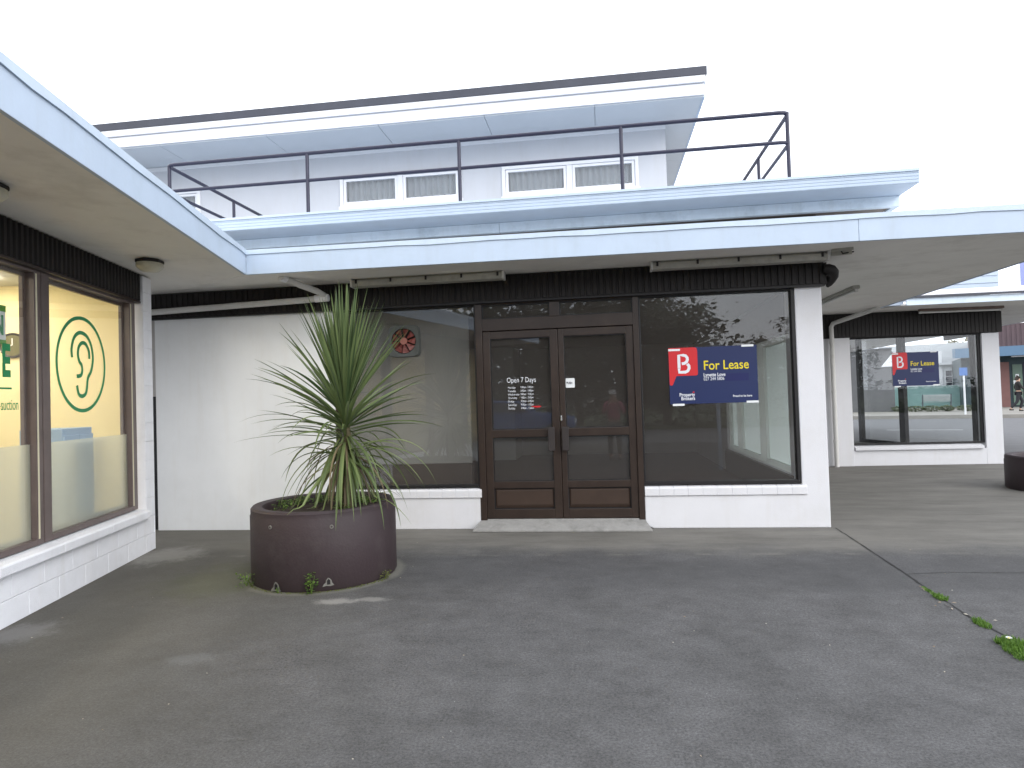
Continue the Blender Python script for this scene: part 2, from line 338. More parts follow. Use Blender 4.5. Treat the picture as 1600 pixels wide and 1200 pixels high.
# slab joints in the forecourt: thin dark sealed lines
M['joint'] = paint('joint_tar', (.018,.017,.016), .7, .3, 20)
def crack(name, pts, w):
    g = MB(); random.seed(3); L_ = []; Rr = []
    for i in range(len(pts)-1):
        a = Vector(pts[i]); b = Vector(pts[i+1]); n = max(2, int((b-a).length/.06)); d = (b-a).normalized(); q = Vector((-d.y, d.x))
        for k in range(n):
            p = a.lerp(b, k/n) + q*random.uniform(-.004, .004); ww = w*random.uniform(.45, 1.15)
            L_.append(p+q*ww/2); Rr.append(p-q*ww/2)
    for i in range(len(L_)-1): g.quad((*L_[i],.004),(*Rr[i],.004),(*Rr[i+1],.004),(*L_[i+1],.004))
    return struct(g.build(name, M['joint']))
crack('ground_joint', [(2.46,7.47),(2.37,5.64),(2.31,4.6),(2.34,4.1),(2.34,1.5)], .014)
crack('ground_crack', [(2.38,5.63),(2.7,5.69),(3.27,5.68),(4.2,5.62),(5.5,5.75)], .009)

# ------------------------------------------------------------------ text and ribbon lettering
def text(name, body, size, mat, parent, mtx, align='LEFT', bold=0.0, sx=1.0):
    cu = bpy.data.curves.new('t', 'FONT'); cu.body = body; cu.size = size; cu.align_x = align; cu.extrude = .0008; cu.offset = bold; cu.resolution_u = 4
    o = bpy.data.objects.new('t', cu); col.objects.link(o)
    dg = bpy.context.evaluated_depsgraph_get(); me = bpy.data.meshes.new_from_object(o.evaluated_get(dg))
    bpy.data.objects.remove(o); me.name = name; me.materials.clear(); me.materials.append(mat)
    me.transform(mtx @ Matrix.Diagonal((sx,1,1,1)))
    q = bpy.data.objects.new(name, me); col.objects.link(q); q.parent = parent; return q
def facing_front(x, y, z):    # text plane in xz facing -y
    return Matrix.Translation((x, y, z)) @ Matrix.Rotation(R(90), 4, 'X')
def ribbon(mb, pts, w, to3, th=.0012, closed=False):
    P = [Vector(p) for p in pts]; n = len(P); a = []; b = []
    for i in range(n):
        p0 = P[(i-1) % n] if closed or i > 0 else P[i]; p1 = P[(i+1) % n] if closed or i < n-1 else P[i]
        d = (p1-p0).normalized(); q = Vector((-d.y, d.x)); a.append(P[i]+q*w/2); b.append(P[i]-q*w/2)
    m = n if closed else n-1
    for i in range(m):
        j = (i+1) % n; f = [to3(*p, 0) for p in (a[i], b[i], b[j], a[j])]; k = [to3(*p, th) for p in (a[i], b[i], b[j], a[j])]
        mb.add(f+k, [(0,1,2,3),(7,6,5,4),(0,4,5,1),(2,6,7,3),(1,5,6,2),(3,7,4,0)])
def smooth_path(pts, n=6):
    out = []; P = [Vector(p) for p in pts]
    for i in range(len(P)-1):
        p0 = P[max(i-1,0)]; p1 = P[i]; p2 = P[i+1]; p3 = P[min(i+2, len(P)-1)]
        for k in range(n):
            t = k/n; out.append(.5*((2*p1)+(p2-p0)*t+(2*p0-5*p1+4*p2-p3)*t*t+(3*p1-p0-3*p2+p3)*t**3))
    out.append(P[-1]); return out

# ================================================================== MAIN SHOP BUILDING
SB = empty('shop_building', (0, 7.5, 0), 0, 'white two-storey corner shop with brown double doors and a pale blue balcony edge', 'building')
def part(mb, name, mat, parent=SB, **k):       # parts of the shop are written in world metres, shifted to its base
    if parent is SB or parent.parent is SB: mb.v = [(x, y-7.5, z) for x, y, z in mb.v]
    return mb.build(name, mat, parent, **k)
FY = 7.5
# low walls, column, side wall
g = MB(); rc = .07
g.prismy([(-3.16,0),(-1.44-rc,0),(-1.44-.3*rc,.3*rc),(-1.415,rc),(-1.415,.364),(-3.16,.364)], FY, FY+.22)
part(g, 'low_wall', M['white'], bev=.008)
g = MB(); g.prismy([(.47+rc,0),(2.425,0),(2.425,2.66),(2.142,2.66),(2.142,.364),(.45,.364),(.45,rc),(.47+.3*rc,.3*rc)], FY, FY+.22); part(g, 'front_wall', M['white'], bev=.01)
def sill(x0, x1):
    g = MB(); n = max(1, round((x1-x0)/.155)); w = (x1-x0)/n
    for i in range(n):
        a = x0+i*w+.0012; b = x0+(i+1)*w-.0012; g.prismx([(FY-.018,.366),(FY-.018,.445),(FY-.008,.462),(FY+.08,.482),(FY+.08,.366)], a, b)
    g.box(x0+.004, x1-.004, FY-.014, FY+.07, .367, .455)
    return g
part(sill(-3.14,-1.408), 'tiled_sill', M['white'], bev=.004)
part(sill(.452, 2.19), 'tiled_sill', M['white'], bev=.004)
g = MB(); g.box(2.144, 2.423, FY+.22, FY+.30, 0, 2.655); part(g, 'corner_return', M['white'])
g = MB(); g.box(2.20, 2.42, FY+.3, 15.9, 0, .5); g.box(2.2, 2.42, FY+.3, FY+.62, .5, 2.66); g.box(2.2, 2.42, 12.0, 15.9, .5, 2.66); part(g, 'side_wall', M['white'])
g = MB(); g.box(2.15, 2.198, FY+.32, 12.0, .118, .5); part(g, 'inner_low_wall', M['ilow'])
M['iframe'] = filmmat('translucent_white_frame', (.85,.88,.86), .97)
# side glazing: white frames
g = MB()
for a, b in ((FY+.62, FY+.70), (9.40, 9.75), (10.95, 11.3), (11.85, 12.0)): g.box(2.24, 2.32, a, b, .5, 2.18)
for a, b in ((.5,.58), (2.10,2.18)):
    for y0, y1 in ((FY+.70, 9.40), (9.75, 10.95), (11.3, 11.85)): g.box(2.245, 2.315, y0, y1, a, b)
sg = part(g, 'side_window', M['iframe'])
for y0, y1 in ((FY+.70, 9.40), (9.75, 10.95), (11.3, 11.85)):
    g = MB(); g.box(2.278, 2.284, y0-.01, y1+.01, .57, 2.11); part(g, 'pane', M['hazy'], sg)
g = MB(); g.box(2.2, 2.42, FY+.62, 12.0, 2.181, 2.66); part(g, 'side_head_wall', M['ilow'])
# white wall panel at left
g = MB(); g.box(-5.52, -3.165, FY, FY+.12, 0, 2.66); part(g, 'wall_panel', M['panelwall'], bev=.004)
g = MB(); g.box(-5.60, -5.535, FY+.05, FY+.1, 0, 1.67); part(g, 'dark_gap_strip', M['black'])  # narrow black strip put in for the dark gap beside the panel
g = MB(); g.box(-6.2, -5.535, FY+.125, FY+.2, 0, 2.7); part(g, 'alley_wall', M['grey'])
# ribbed brown band
g = MB(); x0, x1 = -6.4, 2.44; g.box(x0, x1, FY-.03, FY+.1, 2.64, 2.944)
x = x0
while x < x1-.03:
    g.prism([(x+.012,FY-.03),(x+.018,FY-.041),(x+.060,FY-.041),(x+.066,FY-.03)], 2.655, 2.940); x += .072
y = FY-.01
g.box(2.44, 2.47, FY-.03, 12.8, 2.64, 2.944)
while y < 12.7:
    g.prism([(2.47,y),(2.488,y+.01),(2.488,y+.044),(2.47,y+.054)], 2.655, 2.940); y += .072
part(g, 'ribbed_band', M['brown'])
g = MB(); g.box(-6.4, 2.45, FY-.05, FY-.002, 2.622, 2.638); part(g, 'band_trim', M['black'])
g = MB(); g.tube([(2.44,FY-.05,2.805),(2.48,FY-.06,2.80),(2.515,FY-.055,2.785),(2.54,FY-.03,2.765),(2.553,FY+.01,2.735),(2.55,FY+.06,2.70),(2.54,FY+.10,2.665),(2.53,FY+.13,2.64)], [.05,.057,.061,.061,.057,.048,.036,.018], 20); part(g, 'corner_shroud', M['brown'], smooth=True)

def shop_window(x0, x1, z0, z1, w, gy=FY+.06, lab=None):
    g = MB(); g.frame(x0, x1, z0, z1, w, FY+.01, FY+.10); wn = part(g, 'window', M['black'], bev=.003)
    wl, wr, wb, wt = w; g = MB(); g.box(x0+wl-.006, x1-wr+.006, gy, gy+.006, z0+wb-.006, z1-wt+.006); part(g, 'pane', M['glass'], wn); return wn
shop_window(-3.165, -1.430, .484, 2.622, (.03,.018,.032,.02))
shop_window(.452, 2.138, .484, 2.622, (.02,.034,.036,.02))
g = MB(); g.box(-3.165,-3.12,FY-.004,FY+.008,.484,2.622); part(g, 'window_jamb', M['joinery'])
# door frame, transoms
J = M['joinery']
g = MB()
g.box(-1.428, -1.352, FY-.005, FY+.12, .10, 2.622); g.box(.386, .450, FY-.005, FY+.12, .10, 2.622)
g.box(-1.352, .386, FY-.002, FY+.12, 2.30, 2.440)
g.box(-1.352, .386, FY-.002, FY+.12, 2.607, 2.622)
g.box(-.556, -.444, FY-.003, FY+.12, 2.440, 2.607)
df = part(g, 'door_frame', J, bev=.004)
for a, b in ((-1.352,-.556), (-.444,.386)):
    g = MB(); g.box(a, b, FY+.05, FY+.056, 2.44, 2.607); part(g, 'transom_pane', M['glass'], df)
    g = MB(); g.frame(a, b, 2.44, 2.607, .014, FY+.02, FY+.05); part(g, 'glazing_bead', M['black'], df)
def leaf(x0, x1, sl, sr, hx):
    g = MB(); y0, y1 = FY+.012, FY+.075
    g.box(x0, x0+sl, y0, y1, .118, 2.292); g.box(x1-sr, x1, y0, y1, .118, 2.292)
    a, b = x0+sl, x1-sr
    for z0, z1 in ((.118,.225), (.466,.545), (1.055,1.145), (2.207,2.292)): g.box(a, b, y0+.002, y1, z0, z1)
    d = part(g, 'door', J, bev=.004)
    g = MB(); g.box(a-.003, b+.003, FY+.05, FY+.056, .54, 1.06); g.box(a-.003, b+.003, FY+.05, FY+.056, 1.14, 2.21); part(g, 'pane', M['glass'], d)
    g = MB(); g.frame(a, b, .545, 1.055, .009, FY+.025, FY+.05); g.frame(a, b, 1.145, 2.207, .009, FY+.025, FY+.05); g.frame(a, b, .225, .466, .01, FY+.03, FY+.05); part(g, 'glazing_bead', M['black'], d)
    g = MB(); q = .03; yb = FY+.052
    g.add([(a,yb,.225),(b,yb,.225),(b,yb,.466),(a,yb,.466),(a+q,yb-.02,.225+q+.02),(b-q,yb-.02,.225+q+.02),(b-q,yb-.02,.466-q),(a+q,yb-.02,.466-q)],
          [(4,5,6,7),(0,1,5,4),(1,2,6,5),(2,3,7,6),(3,0,4,7)]); part(g, 'kick_panel', M['kick'], d)
    g = MB(); g.box(hx-.038, hx+.038, FY-.052, FY-.04, .895, 1.165); g.box(hx-.02, hx+.02, FY-.04, FY+.012, .93, .96); g.box(hx-.02, hx+.02, FY-.04, FY+.012, 1.10, 1.13)
    part(g, 'door_handle', M['plate'], d, bev=.004)
    return d
dl = leaf(-1.350, -.474, .085, .090, -.574)
dr = leaf(-.468, .384, .062, .082, -.415)
g = MB(); g.box(-.466,-.449,FY-.004,FY+.012,1.235,1.29); part(g, 'lock_cylinder', M['steel'], dr, bev=.003)
# opening hours lettering on the left door pane
text('opening_hours_heading', 'Open 7 Days', .086, M['vinylw'], dl, facing_front(-1.085, FY+.0488-7.5, 1.690), sx=.75)
days = [('Monday','9:00am - 5:00pm'),('Tuesday','9:00am - 5:00pm'),('Wednesday','9:00am - 5:00pm'),('Thursday','9:00am - 5:00pm'),('Friday','9:00am - 5:00pm'),('Saturday','9:00am - 1:00pm'),('Sunday','9:00am - 1:00pm')]
mm = None
for i, (a, b) in enumerate(days):
    z = 1.622-i*.0405; y = FY+.0488-7.5
    text('opening_hours_line', a, .034, M['vinylw'], dl, facing_front(-1.075, y, z), sx=.85)
    text('opening_hours_line', b, .034, M['vinylw'], dl, facing_front(-.925, y, z), sx=.66)
g = MB(); g.box(-.80,-.69,FY+.0482,FY+.0492,1.402,1.412); g.box(-.77,-.70,FY+.0482,FY+.0492,1.394,1.4015); part(g, 'red_strip', M['signred'], dl)
# step
g = MB(); g.add([(-1.50,FY-.20,0),(.52,FY-.20,0),(.45,FY-.001,0),(-1.43,FY-.001,0),(-1.49,FY-.195,.035),(.51,FY-.195,.035),(.45,FY-.001,.105),(-1.43,FY-.001,.105)],
    [(0,3,2,1),(4,5,6,7),(0,1,5,4),(1,2,6,5),(2,3,7,6),(3,0,4,7)])
g.box(-1.36,.39,FY+.001,FY+.13,0,.112); part(g, 'door_step', M['concrete'], bev=.012)
# interior
g = MB(); g.box(-3.9, 2.19, FY+.23, 15.9, 0.0, .115); part(g, 'shop_floor', M['ifloor'])
g = MB(); g.box(-5.5, 2.19, FY+.13, 15.9, 2.70, 2.76); part(g, 'shop_ceiling', paint('ceiling_dark', (.30,.27,.25), .8, .05, 1))
g = MB(); g.box(-5.5, 2.42, 15.9, 16.05, 0, 2.9); g.box(-3.95,-3.90, FY+.22, 15.9, 0, 2.7); part(g, 'inner_wall', M['grey'])
g = MB(); g.box(-3.90, -1.62, FY+.52, FY+.56, .72, 2.69); part(g, 'display_backboard', paint('backboard_grey', (.24,.235,.225), .7, .06, 1))
g = MB(); g.box(-3.90, -1.62, FY+.5, FY+.58, .12, .715); part(g, 'display_plinth', M['ilow'])
g = MB(); g.box(-3.85,-1.95, 14.7, 15.88, .118, 2.68); part(g, 'inner_partition', M['iwhite'])
# backing wall for brown band etc.
g = MB(); g.box(-7.5, 2.2, FY+.102, FY+.3, 2.77, 3.44); part(g, 'lintel_wall', M['ilow'])
g = MB(); g.box(2.2, 2.43, FY+.1, 16.05, 2.665, 3.44); part(g, 'side_lintel', M['ilow'])

# canopy
A = (-3.78, 6.63); B = (5.05, 6.83); Bk = (5.10, 12.75)
g = MB(); SZ = 2.95
g.prism([(-3.78,6.63+.02),(5.03,6.85),(5.08,12.75),(2.5,12.75),(2.5,FY+.6),(-7.4,FY+.6),(-7.4,FY-.02),(-5.3,FY-.02)], SZ, SZ+.03); can = part(g, 'canopy', M['soffit'])
def strip(mb, p, q, n, z0, z1, t):      # upright board along p-q, t thick toward inside (n = inward normal)
    nx, ny = n
    mb.prism([p, q, (q[0]+nx*t, q[1]+ny*t), (p[0]+nx*t, p[1]+ny*t)], z0, z1)
dv = Vector((B[0]-A[0], B[1]-A[1])).normalized(); inn = (-dv.y, dv.x)
g = MB()
for a, b, dz in ((0,.718,0),(.718,1.0,.001)):
    pa = (A[0]+(B[0]-A[0])*a+.0010*(a>0), A[1]+(B[1]-A[1])*a); pb = (A[0]+(B[0]-A[0])*b-.0010*(b<1), A[1]+(B[1]-A[1])*b)
    strip(g, pa, pb, inn, SZ-.008, 3.168, .03)
g.prism([(5.02,6.86),(5.05,6.86),(5.10,12.75),(5.07,12.75)], SZ-.008, 3.168)
part(g, 'canopy_fascia', M['blue'], can, bev=.004)
g = MB(); n = 26
random.seed(5)
wav = [random.uniform(-.007,.006) for _ in range(n+1)]
for i in range(n):
    a = i/n; b = (i+1)/n
    pa = (A[0]-.002+(B[0]-A[0])*a, A[1]-.012+(B[1]-A[1])*a); pb = (A[0]-.002+(B[0]-A[0])*b, A[1]-.012+(B[1]-A[1])*b)
    za, zb = wav[i], wav[i+1]
    g.add([(pa[0],pa[1],3.158+za),(pb[0],pb[1],3.158+zb),(pb[0],pb[1],3.21),(pa[0],pa[1],3.21),(pa[0],pa[1]+.06,3.21),(pb[0],pb[1]+.06,3.21),(pa[0],pa[1]+.0115,3.158+za),(pb[0],pb[1]+.0115,3.158+zb)],
          [(0,1,2,3),(3,2,5,4),(0,6,7,1)])
part(g, 'flashing', M['flash'], can)
g = MB(); g.prism([(-3.76,6.70),(5.02,6.90),(5.06,12.75),(2.6,12.75),(2.6,FY+.1),(-7.4,FY+.1),(-7.4,7.2),(-4.2,7.2)], 3.17, 3.19); part(g, 'canopy_roof', M['roofpale'], can)
# balcony slab and recessed band
g = MB(); SX0, SX1 = -8.5, 3.24
g.box(SX0, SX1, 7.0+.012, 10.4, 3.545, 3.68)
for z in (3.545, 3.578, 3.611, 3.644): g.prismx([(7.012,z+.0005),(7.0055,z+.0005),(7.002,z+.006),(7.002,z+.027),(7.0055,z+.0325),(7.012,z+.0325)], SX0, SX1)
bal = part(g, 'balcony_slab', M['blue'])
g = MB(); g.prismx([(6.99,3.665),(6.99,3.69),(7.2,3.69),(7.2,3.682),(7.0,3.682),(7.0,3.665)], SX0, SX1); part(g, 'edge_flashing', M['flash'], bal)
g = MB(); g.box(SX0, -1.1, 7.43, 7.50, 3.43, 3.544); g.box(-1.097, SX1-.003, 7.43, 7.50, 3.43, 3.544); g.box(SX1-.07, SX1-.003, 7.503, 10.4, 3.43, 3.544); part(g, 'balcony_beam', M['blue2'], bal, bev=.004)
g = MB(); g.box(SX0, SX1-.075, 7.505, 10.4, 3.445, 3.47); part(g, 'deck_underside', paint('raw_underside', (.20,.17,.15), .8, .2, 3), bal)
# upper storey
g = MB(); WY = 10.5
wins = [(-4.25,-2.15,4.80,5.355), (-1.48,.715,4.77,5.30), (-8.9,-6.80,4.80,5.32)]
ux0, ux1 = -9.5, 1.15
ws = sorted(wins); prev = ux0
for (a, b, z0, z1) in ws:
    g.box(prev, a, WY, WY+.15, 3.3, 5.80); g.box(a, b, WY, WY+.15, 3.3, z0); g.box(a, b, WY, WY+.15, z1, 5.80); prev = b
g.box(prev, ux1, WY, WY+.15, 3.3, 5.80); g.box(ux1-.15, ux1, WY+.15, 16, 3.3, 5.80)
part(g, 'upper_wall', M['uwall'])
g = MB(); g.box(ux0, ux1+.005, WY-.02, WY-.001, 5.70, 5.765); part(g, 'scotia', M['wood'])
for (a, b, z0, z1) in wins:
    g = MB(); g.frame(a, b, z0, z1, .055, WY-.03, WY+.06); mid = (a+b)/2; g.box(mid-.045, mid+.045, WY-.02, WY+.06, z0+.055, z1-.055); g.box(a-.02, b+.02, WY-.05, WY-.031, z0-.03, z0+.03)
    w = part(g, 'upper_window', M['wood'], bev=.004)
    for c, d in ((a+.055, mid-.045), (mid+.045, b-.055)):
        g = MB(); g.frame(c+.004, d-.004, z0+.059, z1-.059, (.045,.045,.05,.04), WY-.008, WY+.035); part(g, 'sash', M['wood'], w, bev=.003)
        g = MB(); g.box(c+.04, d-.04, WY+.01, WY+.016, z0+.1, z1-.09); part(g, 'pane', M['glass'], w)
        g = MB(); n = int((d-c)/.009); random.seed(int((c+20)*100)); ph = 0; P = []
        for i in range(n+1):
            x = c+.01+(d-c-.02)*i/n; ph += random.uniform(.35,.75); P.append((x, WY+.09+.022*math.sin(ph), z0+.135+.012*abs(math.sin(x*26))))
        for i in range(n):
            (xa,ya,za), (xb,yb,zb) = P[i], P[i+1]; g.quad((xa,ya,za),(xb,yb,zb),(xb,yb,z1-.04),(xa,ya,z1-.04))
        for i in range(n):
            (xa,ya,za), (xb,yb,zb) = P[i], P[i+1]; g.quad((xa,ya-.002,za-.004),(xb,yb-.002,zb-.004),(xb,yb-.002,zb+.03),(xa,ya-.002,za+.03))
        part(g, 'curtain', M['lace'], w)
    g = MB(); g.box(a, b, WY+.16, WY+.18, z0-.1, z1+.1); part(g, 'dark_room_sheet', M['droom'], w)  # dark sheet standing in for the dim room behind the curtains
# roof
g = MB(); RX0, RX1 = -9.8, 1.62
js = [-8.7,-6.94,-5.1,-3.26,-1.6,.055]; xs = [RX0]+js+[RX1]
for i in range(len(xs)-1): g.box(xs[i]+.004*(i>0), xs[i+1]-.004, 9.62, 12.15, 5.77, 5.80) if i < len(xs)-2 else (g.box(xs[i]+.004, RX1, 9.62, 12.15, 5.77, 5.80), g.box(xs[i]+.004, RX1, 12.158, 16, 5.77, 5.80))
g.box(RX0, RX1-.01, 9.63, 16, 5.801, 5.83)
rf = part(g, 'roof', M['bsoffit'])
g = MB(); g.box(RX0, RX1, 9.59, 9.62, 5.79, 5.955); part(g, 'roof_fascia', M['wood'], rf, bev=.003)
g = MB(); g.box(RX0, RX1+.02, 9.555, 9.62, 5.963, 6.062); g.box(RX0, RX1, 9.61, 9.62, 5.955, 5.963); part(g, 'roof_gutter', M['wood'], rf, bev=.004)
g = MB(); g.box(RX1-.02, RX1+.012, 9.622, 16.3, 5.765, 5.955); g.box(RX1, RX1+.02, 9.622, 16.3, 5.955, 6.06); part(g, 'barge_board', M['blue'], rf)
g = MB(); g.box(RX0, RX1+.04, 9.545, 9.62, 6.064, 6.182); g.box(RX0, RX1+.04, 9.621, 16.3, 6.064, 6.18); part(g, 'roof_flashing', M['roofdark'], rf)

# ================================================================== CORNER CLINIC (left wing)
C0 = (-4.84, 6.53); AZ = math.atan2(-.968, .2515)
CL = empty('clinic_building', (C0[0], C0[1], 0), AZ, 'white painted block clinic with yellow lit windows and a green ear logo', 'building')
def lp(mb, name, mat, parent=CL, **k): return mb.build(name, mat, parent, **k)
SL = 8.0
g = MB(); g.box(.05, SL, -.2, -.012, 0, .37)
for row in range(2):
    z0 = .002+row*.185; s = .03+(0 if row else -.2)
    while s < SL:
        a = max(.001, s+.002); b = min(s+.398, SL); g.box(a, b, -.0125, 0, z0, z0+.1815); s += .4
g.box(.003, .05, -.2, -.012, 0, .37)
lp(g, 'block_wall', M['block'], bev=.003)
g = MB(); s = .235
while s < SL: g.prismx([(-.16,.372),(.05,.372),(.052,.44),(.04,.452),(-.16,.472)], s+.001, min(s+.797, SL)); s += .8
lp(g, 'window_sill', M['block'], bev=.005)
g = MB(); z = .0
zz = .374
g.box(.002, .205, -.20, -.010, .372, 2.93)
while zz < 2.9:
    g.box(.0, .208, -.0095, 0, zz, min(zz+.194, 2.93)); g.box(.2055, .2085, -.2, -.01, zz, min(zz+.194, 2.93)); zz += .199
g.box(-.003, -.0001, -.2, -.001, 0, 2.93)
lp(g, 'block_pillar', M['block'], bev=.003)
g = MB(); g.box(-.02, .0, -3.4, -.2, 0, 2.93); lp(g, 'end_wall', M['block'])
g = MB(); g.box(.2086, SL, -.13, -.03, 2.66, 2.944)
s = .215
while s < SL: g.prism([(s+.010,-.03),(s+.052,-.03),(s+.044,-.014),(s+.018,-.014)], 2.665, 2.942); s += .066
lp(g, 'ribbed_band', M['brown'])
g = MB(); g.box(.21, SL, -.14, -.02, 2.638, 2.658); lp(g, 'band_trim', M['joinery'])
# windows: big bronze frames
edges = [.262, 1.92, 3.58, 5.24, 6.9]
for i in range(4):
    a, b = edges[i], edges[i+1]
    g = MB(); wl = .12 if i == 0 else .085
    g.frame(a, b-.012 if i < 3 else b, .474, 2.637, (wl,.105,.045,.022), -.135, -.06); wn = lp(g, 'window', M['joinery2'], bev=.004)
    g = MB(); g.frame(a+wl, b-.117, .519, 2.615, .035, -.155, -.125); lp(g, 'inner_frame', M['joinery2'], wn, bev=.003)
    g = MB(); g.box(a+wl-.004, b-.112, -.105, -.099, .515, 2.618); lp(g, 'pane', M['glassL'], wn)
    g = MB(); g.box(a+wl, b-.12, -.110, -.1065, .518, 1.262); lp(g, 'frosted_film', M['frost'], wn)
    g = MB(); g.box(a+wl-.032, a+wl-.014, -.061, -.057, .52, 2.61); lp(g, 'reflection_strip', M['reflstrip'], wn)  # painted strip imitating the yellow interior's reflection along the frame
    if i == 0:
        to = lambda x, z, t: (x, -.098+t, z)
        g = MB(); cx, cz, r = 1.24, 1.932, .402
        ribbon(g, [(cx+r*math.cos(t), cz+(r+.015)*math.sin(t)) for t in [k*math.pi/36 for k in range(72)]], .032, to, closed=True)
        lp(g, 'logo_ring', M['green'], wn); g = MB()
        ribbon(g, smooth_path([(1.403,1.985),(1.41,2.06),(1.372,2.155),(1.300,2.208),(1.215,2.214),(1.133,2.180),(1.075,2.105),(1.052,1.995),(1.084,1.884),(1.145,1.810),(1.165,1.720),(1.192,1.665),(1.25,1.645),(1.305,1.665),(1.331,1.74)]), .034, to)
        lp(g, 'logo_ear', M['green'], wn); g = MB()
        ribbon(g, smooth_path([(1.115,1.99),(1.122,2.06),(1.175,2.12),(1.24,2.125),(1.294,2.082),(1.307,2.01),(1.285,1.955),(1.250,1.925),(1.240,1.875),(1.265,1.832),(1.334,1.822)]), .034, to)
        lp(g, 'logo_ear', M['green'], wn)
    if i == 1:
        MT = lambda x, z: Matrix.Translation((x, -.097, z)) @ Matrix(((-1,0,0,0),(0,0,1,0),(0,1,0,0),(0,0,0,1)))
        text('green_lettering', 'E', .33, M['green'], wn, MT(2.345, 1.79), bold=.012, sx=.60)
        g = MB(); g.box(2.235, 3.3, -.098, -.0965, 1.688, 1.702); lp(g, 'green_underline', M['green'], wn)
        text('green_lettering', '-suction', .118, M['green'], wn, MT(2.385, 1.535), sx=.60)
# paper sign, right half shows an N
ps = empty('open_notice', tuple(CL.matrix_basis @ Vector((2.30, -.112, 2.03))), AZ, 'white paper notice with green border and letter N taped inside the clinic window', 'notice')
CLM = Matrix.Translation((C0[0], C0[1], 0)) @ Matrix.Rotation(AZ, 4, 'Z')
ps.location = CLM @ Vector((2.268, -.113, 2.02))
g = MB(); g.box(0, .42, -.002, 0, 0, .29); g.build('card', M['paper'], ps)
M['lgreen'] = paint('leaf_green', (.12,.32,.05), .6)
for z0, z1 in ((.245,.292),(0,.035)):
    g = MB(); g.box(-.002, .42, .0002, .0012, z0, z1); g.build('green_border', M['lgreen'], ps)
text('lettering', 'N', .2, M['green'], ps, Matrix.Translation((.135, .0015, .075)) @ Matrix(((-1,0,0,0),(0,0,1,0),(0,1,0,0),(0,0,0,1))), bold=.006, sx=.72)
# clinic interior
g = MB(); g.box(.01, SL, -3.0, -2.95, 0, 2.9); g.box(.01, .06, -2.95, -.21, 0, 2.9); g.box(SL-.05, SL, -2.95, -.21, 0, 2.9); lp(g, 'inner_wall', M['yellow'])
g = MB(); g.box(.06, SL-.05, -2.95, -.16, 0, .1); lp(g, 'clinic_floor', M['ifloor'])
g = MB(); g.box(.06, SL-.05, -2.95, -.14, 2.86, 2.9); lp(g, 'clinic_ceiling', M['iwhite'])
M['lamp'] = emis('warm_light_panel', (1.0,.92,.76), 34.0)
for s in (1.1, 3.2, 5.4):
    g = MB(); g.box(s-.6, s+.6, -1.55, -1.25, 2.83, 2.858); lp(g, 'ceiling_light_panel', M['lamp'])
# clinic canopy
g = MB(); q = CLM.inverted()
def wl2(x, y): p = q @ Vector((x, y, 0)); return (p.x, p.y)
pA = wl2(-3.775, 6.65); pL = wl2(-7.4, 7.478); pM = wl2(-5.3, 7.478)
pF_ = wl2(-3.78, 6.63); pA = (pA[0], pF_[1]-.012)
g.prism([pA, (SL+1, pF_[1]-.012), (SL+1, -3.5), (-.6, -3.5), pL, pM], SZ, SZ+.03); cc = lp(g, 'canopy', M['soffit'])
pF = wl2(-3.78, 6.63)
g = MB(); g.prism([pF, (SL+1, pF[1]), (SL+1, pF[1]-.03), (pF[0]-.0, pF[1]-.03)], SZ-.008, 3.168); lp(g, 'canopy_fascia', M['blue'], cc, bev=.003)
g = MB(); n = 30; wav = [random.uniform(-.009,.007) for _ in range(n+1)]
for i in range(n):
    sa = pF[0]+(SL+1-pF[0])*i/n; sb = pF[0]+(SL+1-pF[0])*(i+1)/n; t = pF[1]+.012
    g.add([(sa,t,3.155+wav[i]),(sb,t,3.155+wav[i+1]),(sb,t,3.212),(sa,t,3.212),(sb,t-.07,3.212),(sa,t-.07,3.212),(sa,t-.0115,3.155+wav[i]),(sb,t-.0115,3.155+wav[i+1])], [(0,1,2,3),(3,2,4,5),(0,6,7,1)])
lp(g, 'flashing', M['flash'], cc)
g = MB(); g.prism([(pF[0]-.1, pF[1]-.04), (SL+1, pF[1]-.04), (SL+1, -3.5), (-.6, -3.5)], 3.17, 3.195); lp(g, 'canopy_roof', M['roofpale'], cc)
# cabinet, counter, clock inside the clinic
cb = empty('cabinet', CLM @ Vector((1.10, -.36, .1)), AZ, 'pale grey cabinet standing behind the frosted glass under the ear logo', 'cabinet')
g = MB(); g.box(-.24, .26, -.2, .15, 0, 1.26); g.build('carcass', paint('cabinet_grey', (.30,.42,.58), .5), cb, bev=.006)
g = MB(); g.box(-.235, .008, .15, .165, .03, 1.2); g.box(.012, .255, .15, .165, .03, 1.2); g.build('cabinet_door', paint('cabinet_front', (.30,.42,.58), .5), cb, bev=.004)
ct = empty('counter', CLM @ Vector((2.6, -1.2, .1)), AZ, 'wooden reception counter top behind the clinic window', 'counter')
g = MB(); g.box(-1.3, 2.2, -.3, .1, 1.16, 1.19); g.build('counter_top', paint('honey_wood', (.42,.25,.10), .4), ct, bev=.005)
g = MB(); g.box(-1.2, 2.1, -.25, .02, 0, 1.159); g.build('counter_front', M['yellow'], ct)
bk = empty('leaflet_stack', CLM @ Vector((2.25, -1.15, 1.292)), AZ+.3, 'green and white leaflets lying on the reception counter', 'leaflets')
g = MB(); g.box(-.12, .1, -.08, .08, 0, .03); g.build('leaflet', M['paper'], bk)
g = MB(); g.box(-.3, -.14, -.08, .08, 0, .045); g.build('leaflet', paint('leaflet_green', (.25,.5,.15), .5), bk)
ck = empty('wall_clock', CLM @ Vector((.062, -1.36, 2.23)), AZ, 'round dark wall clock on the yellow end wall behind the letter E', 'clock')
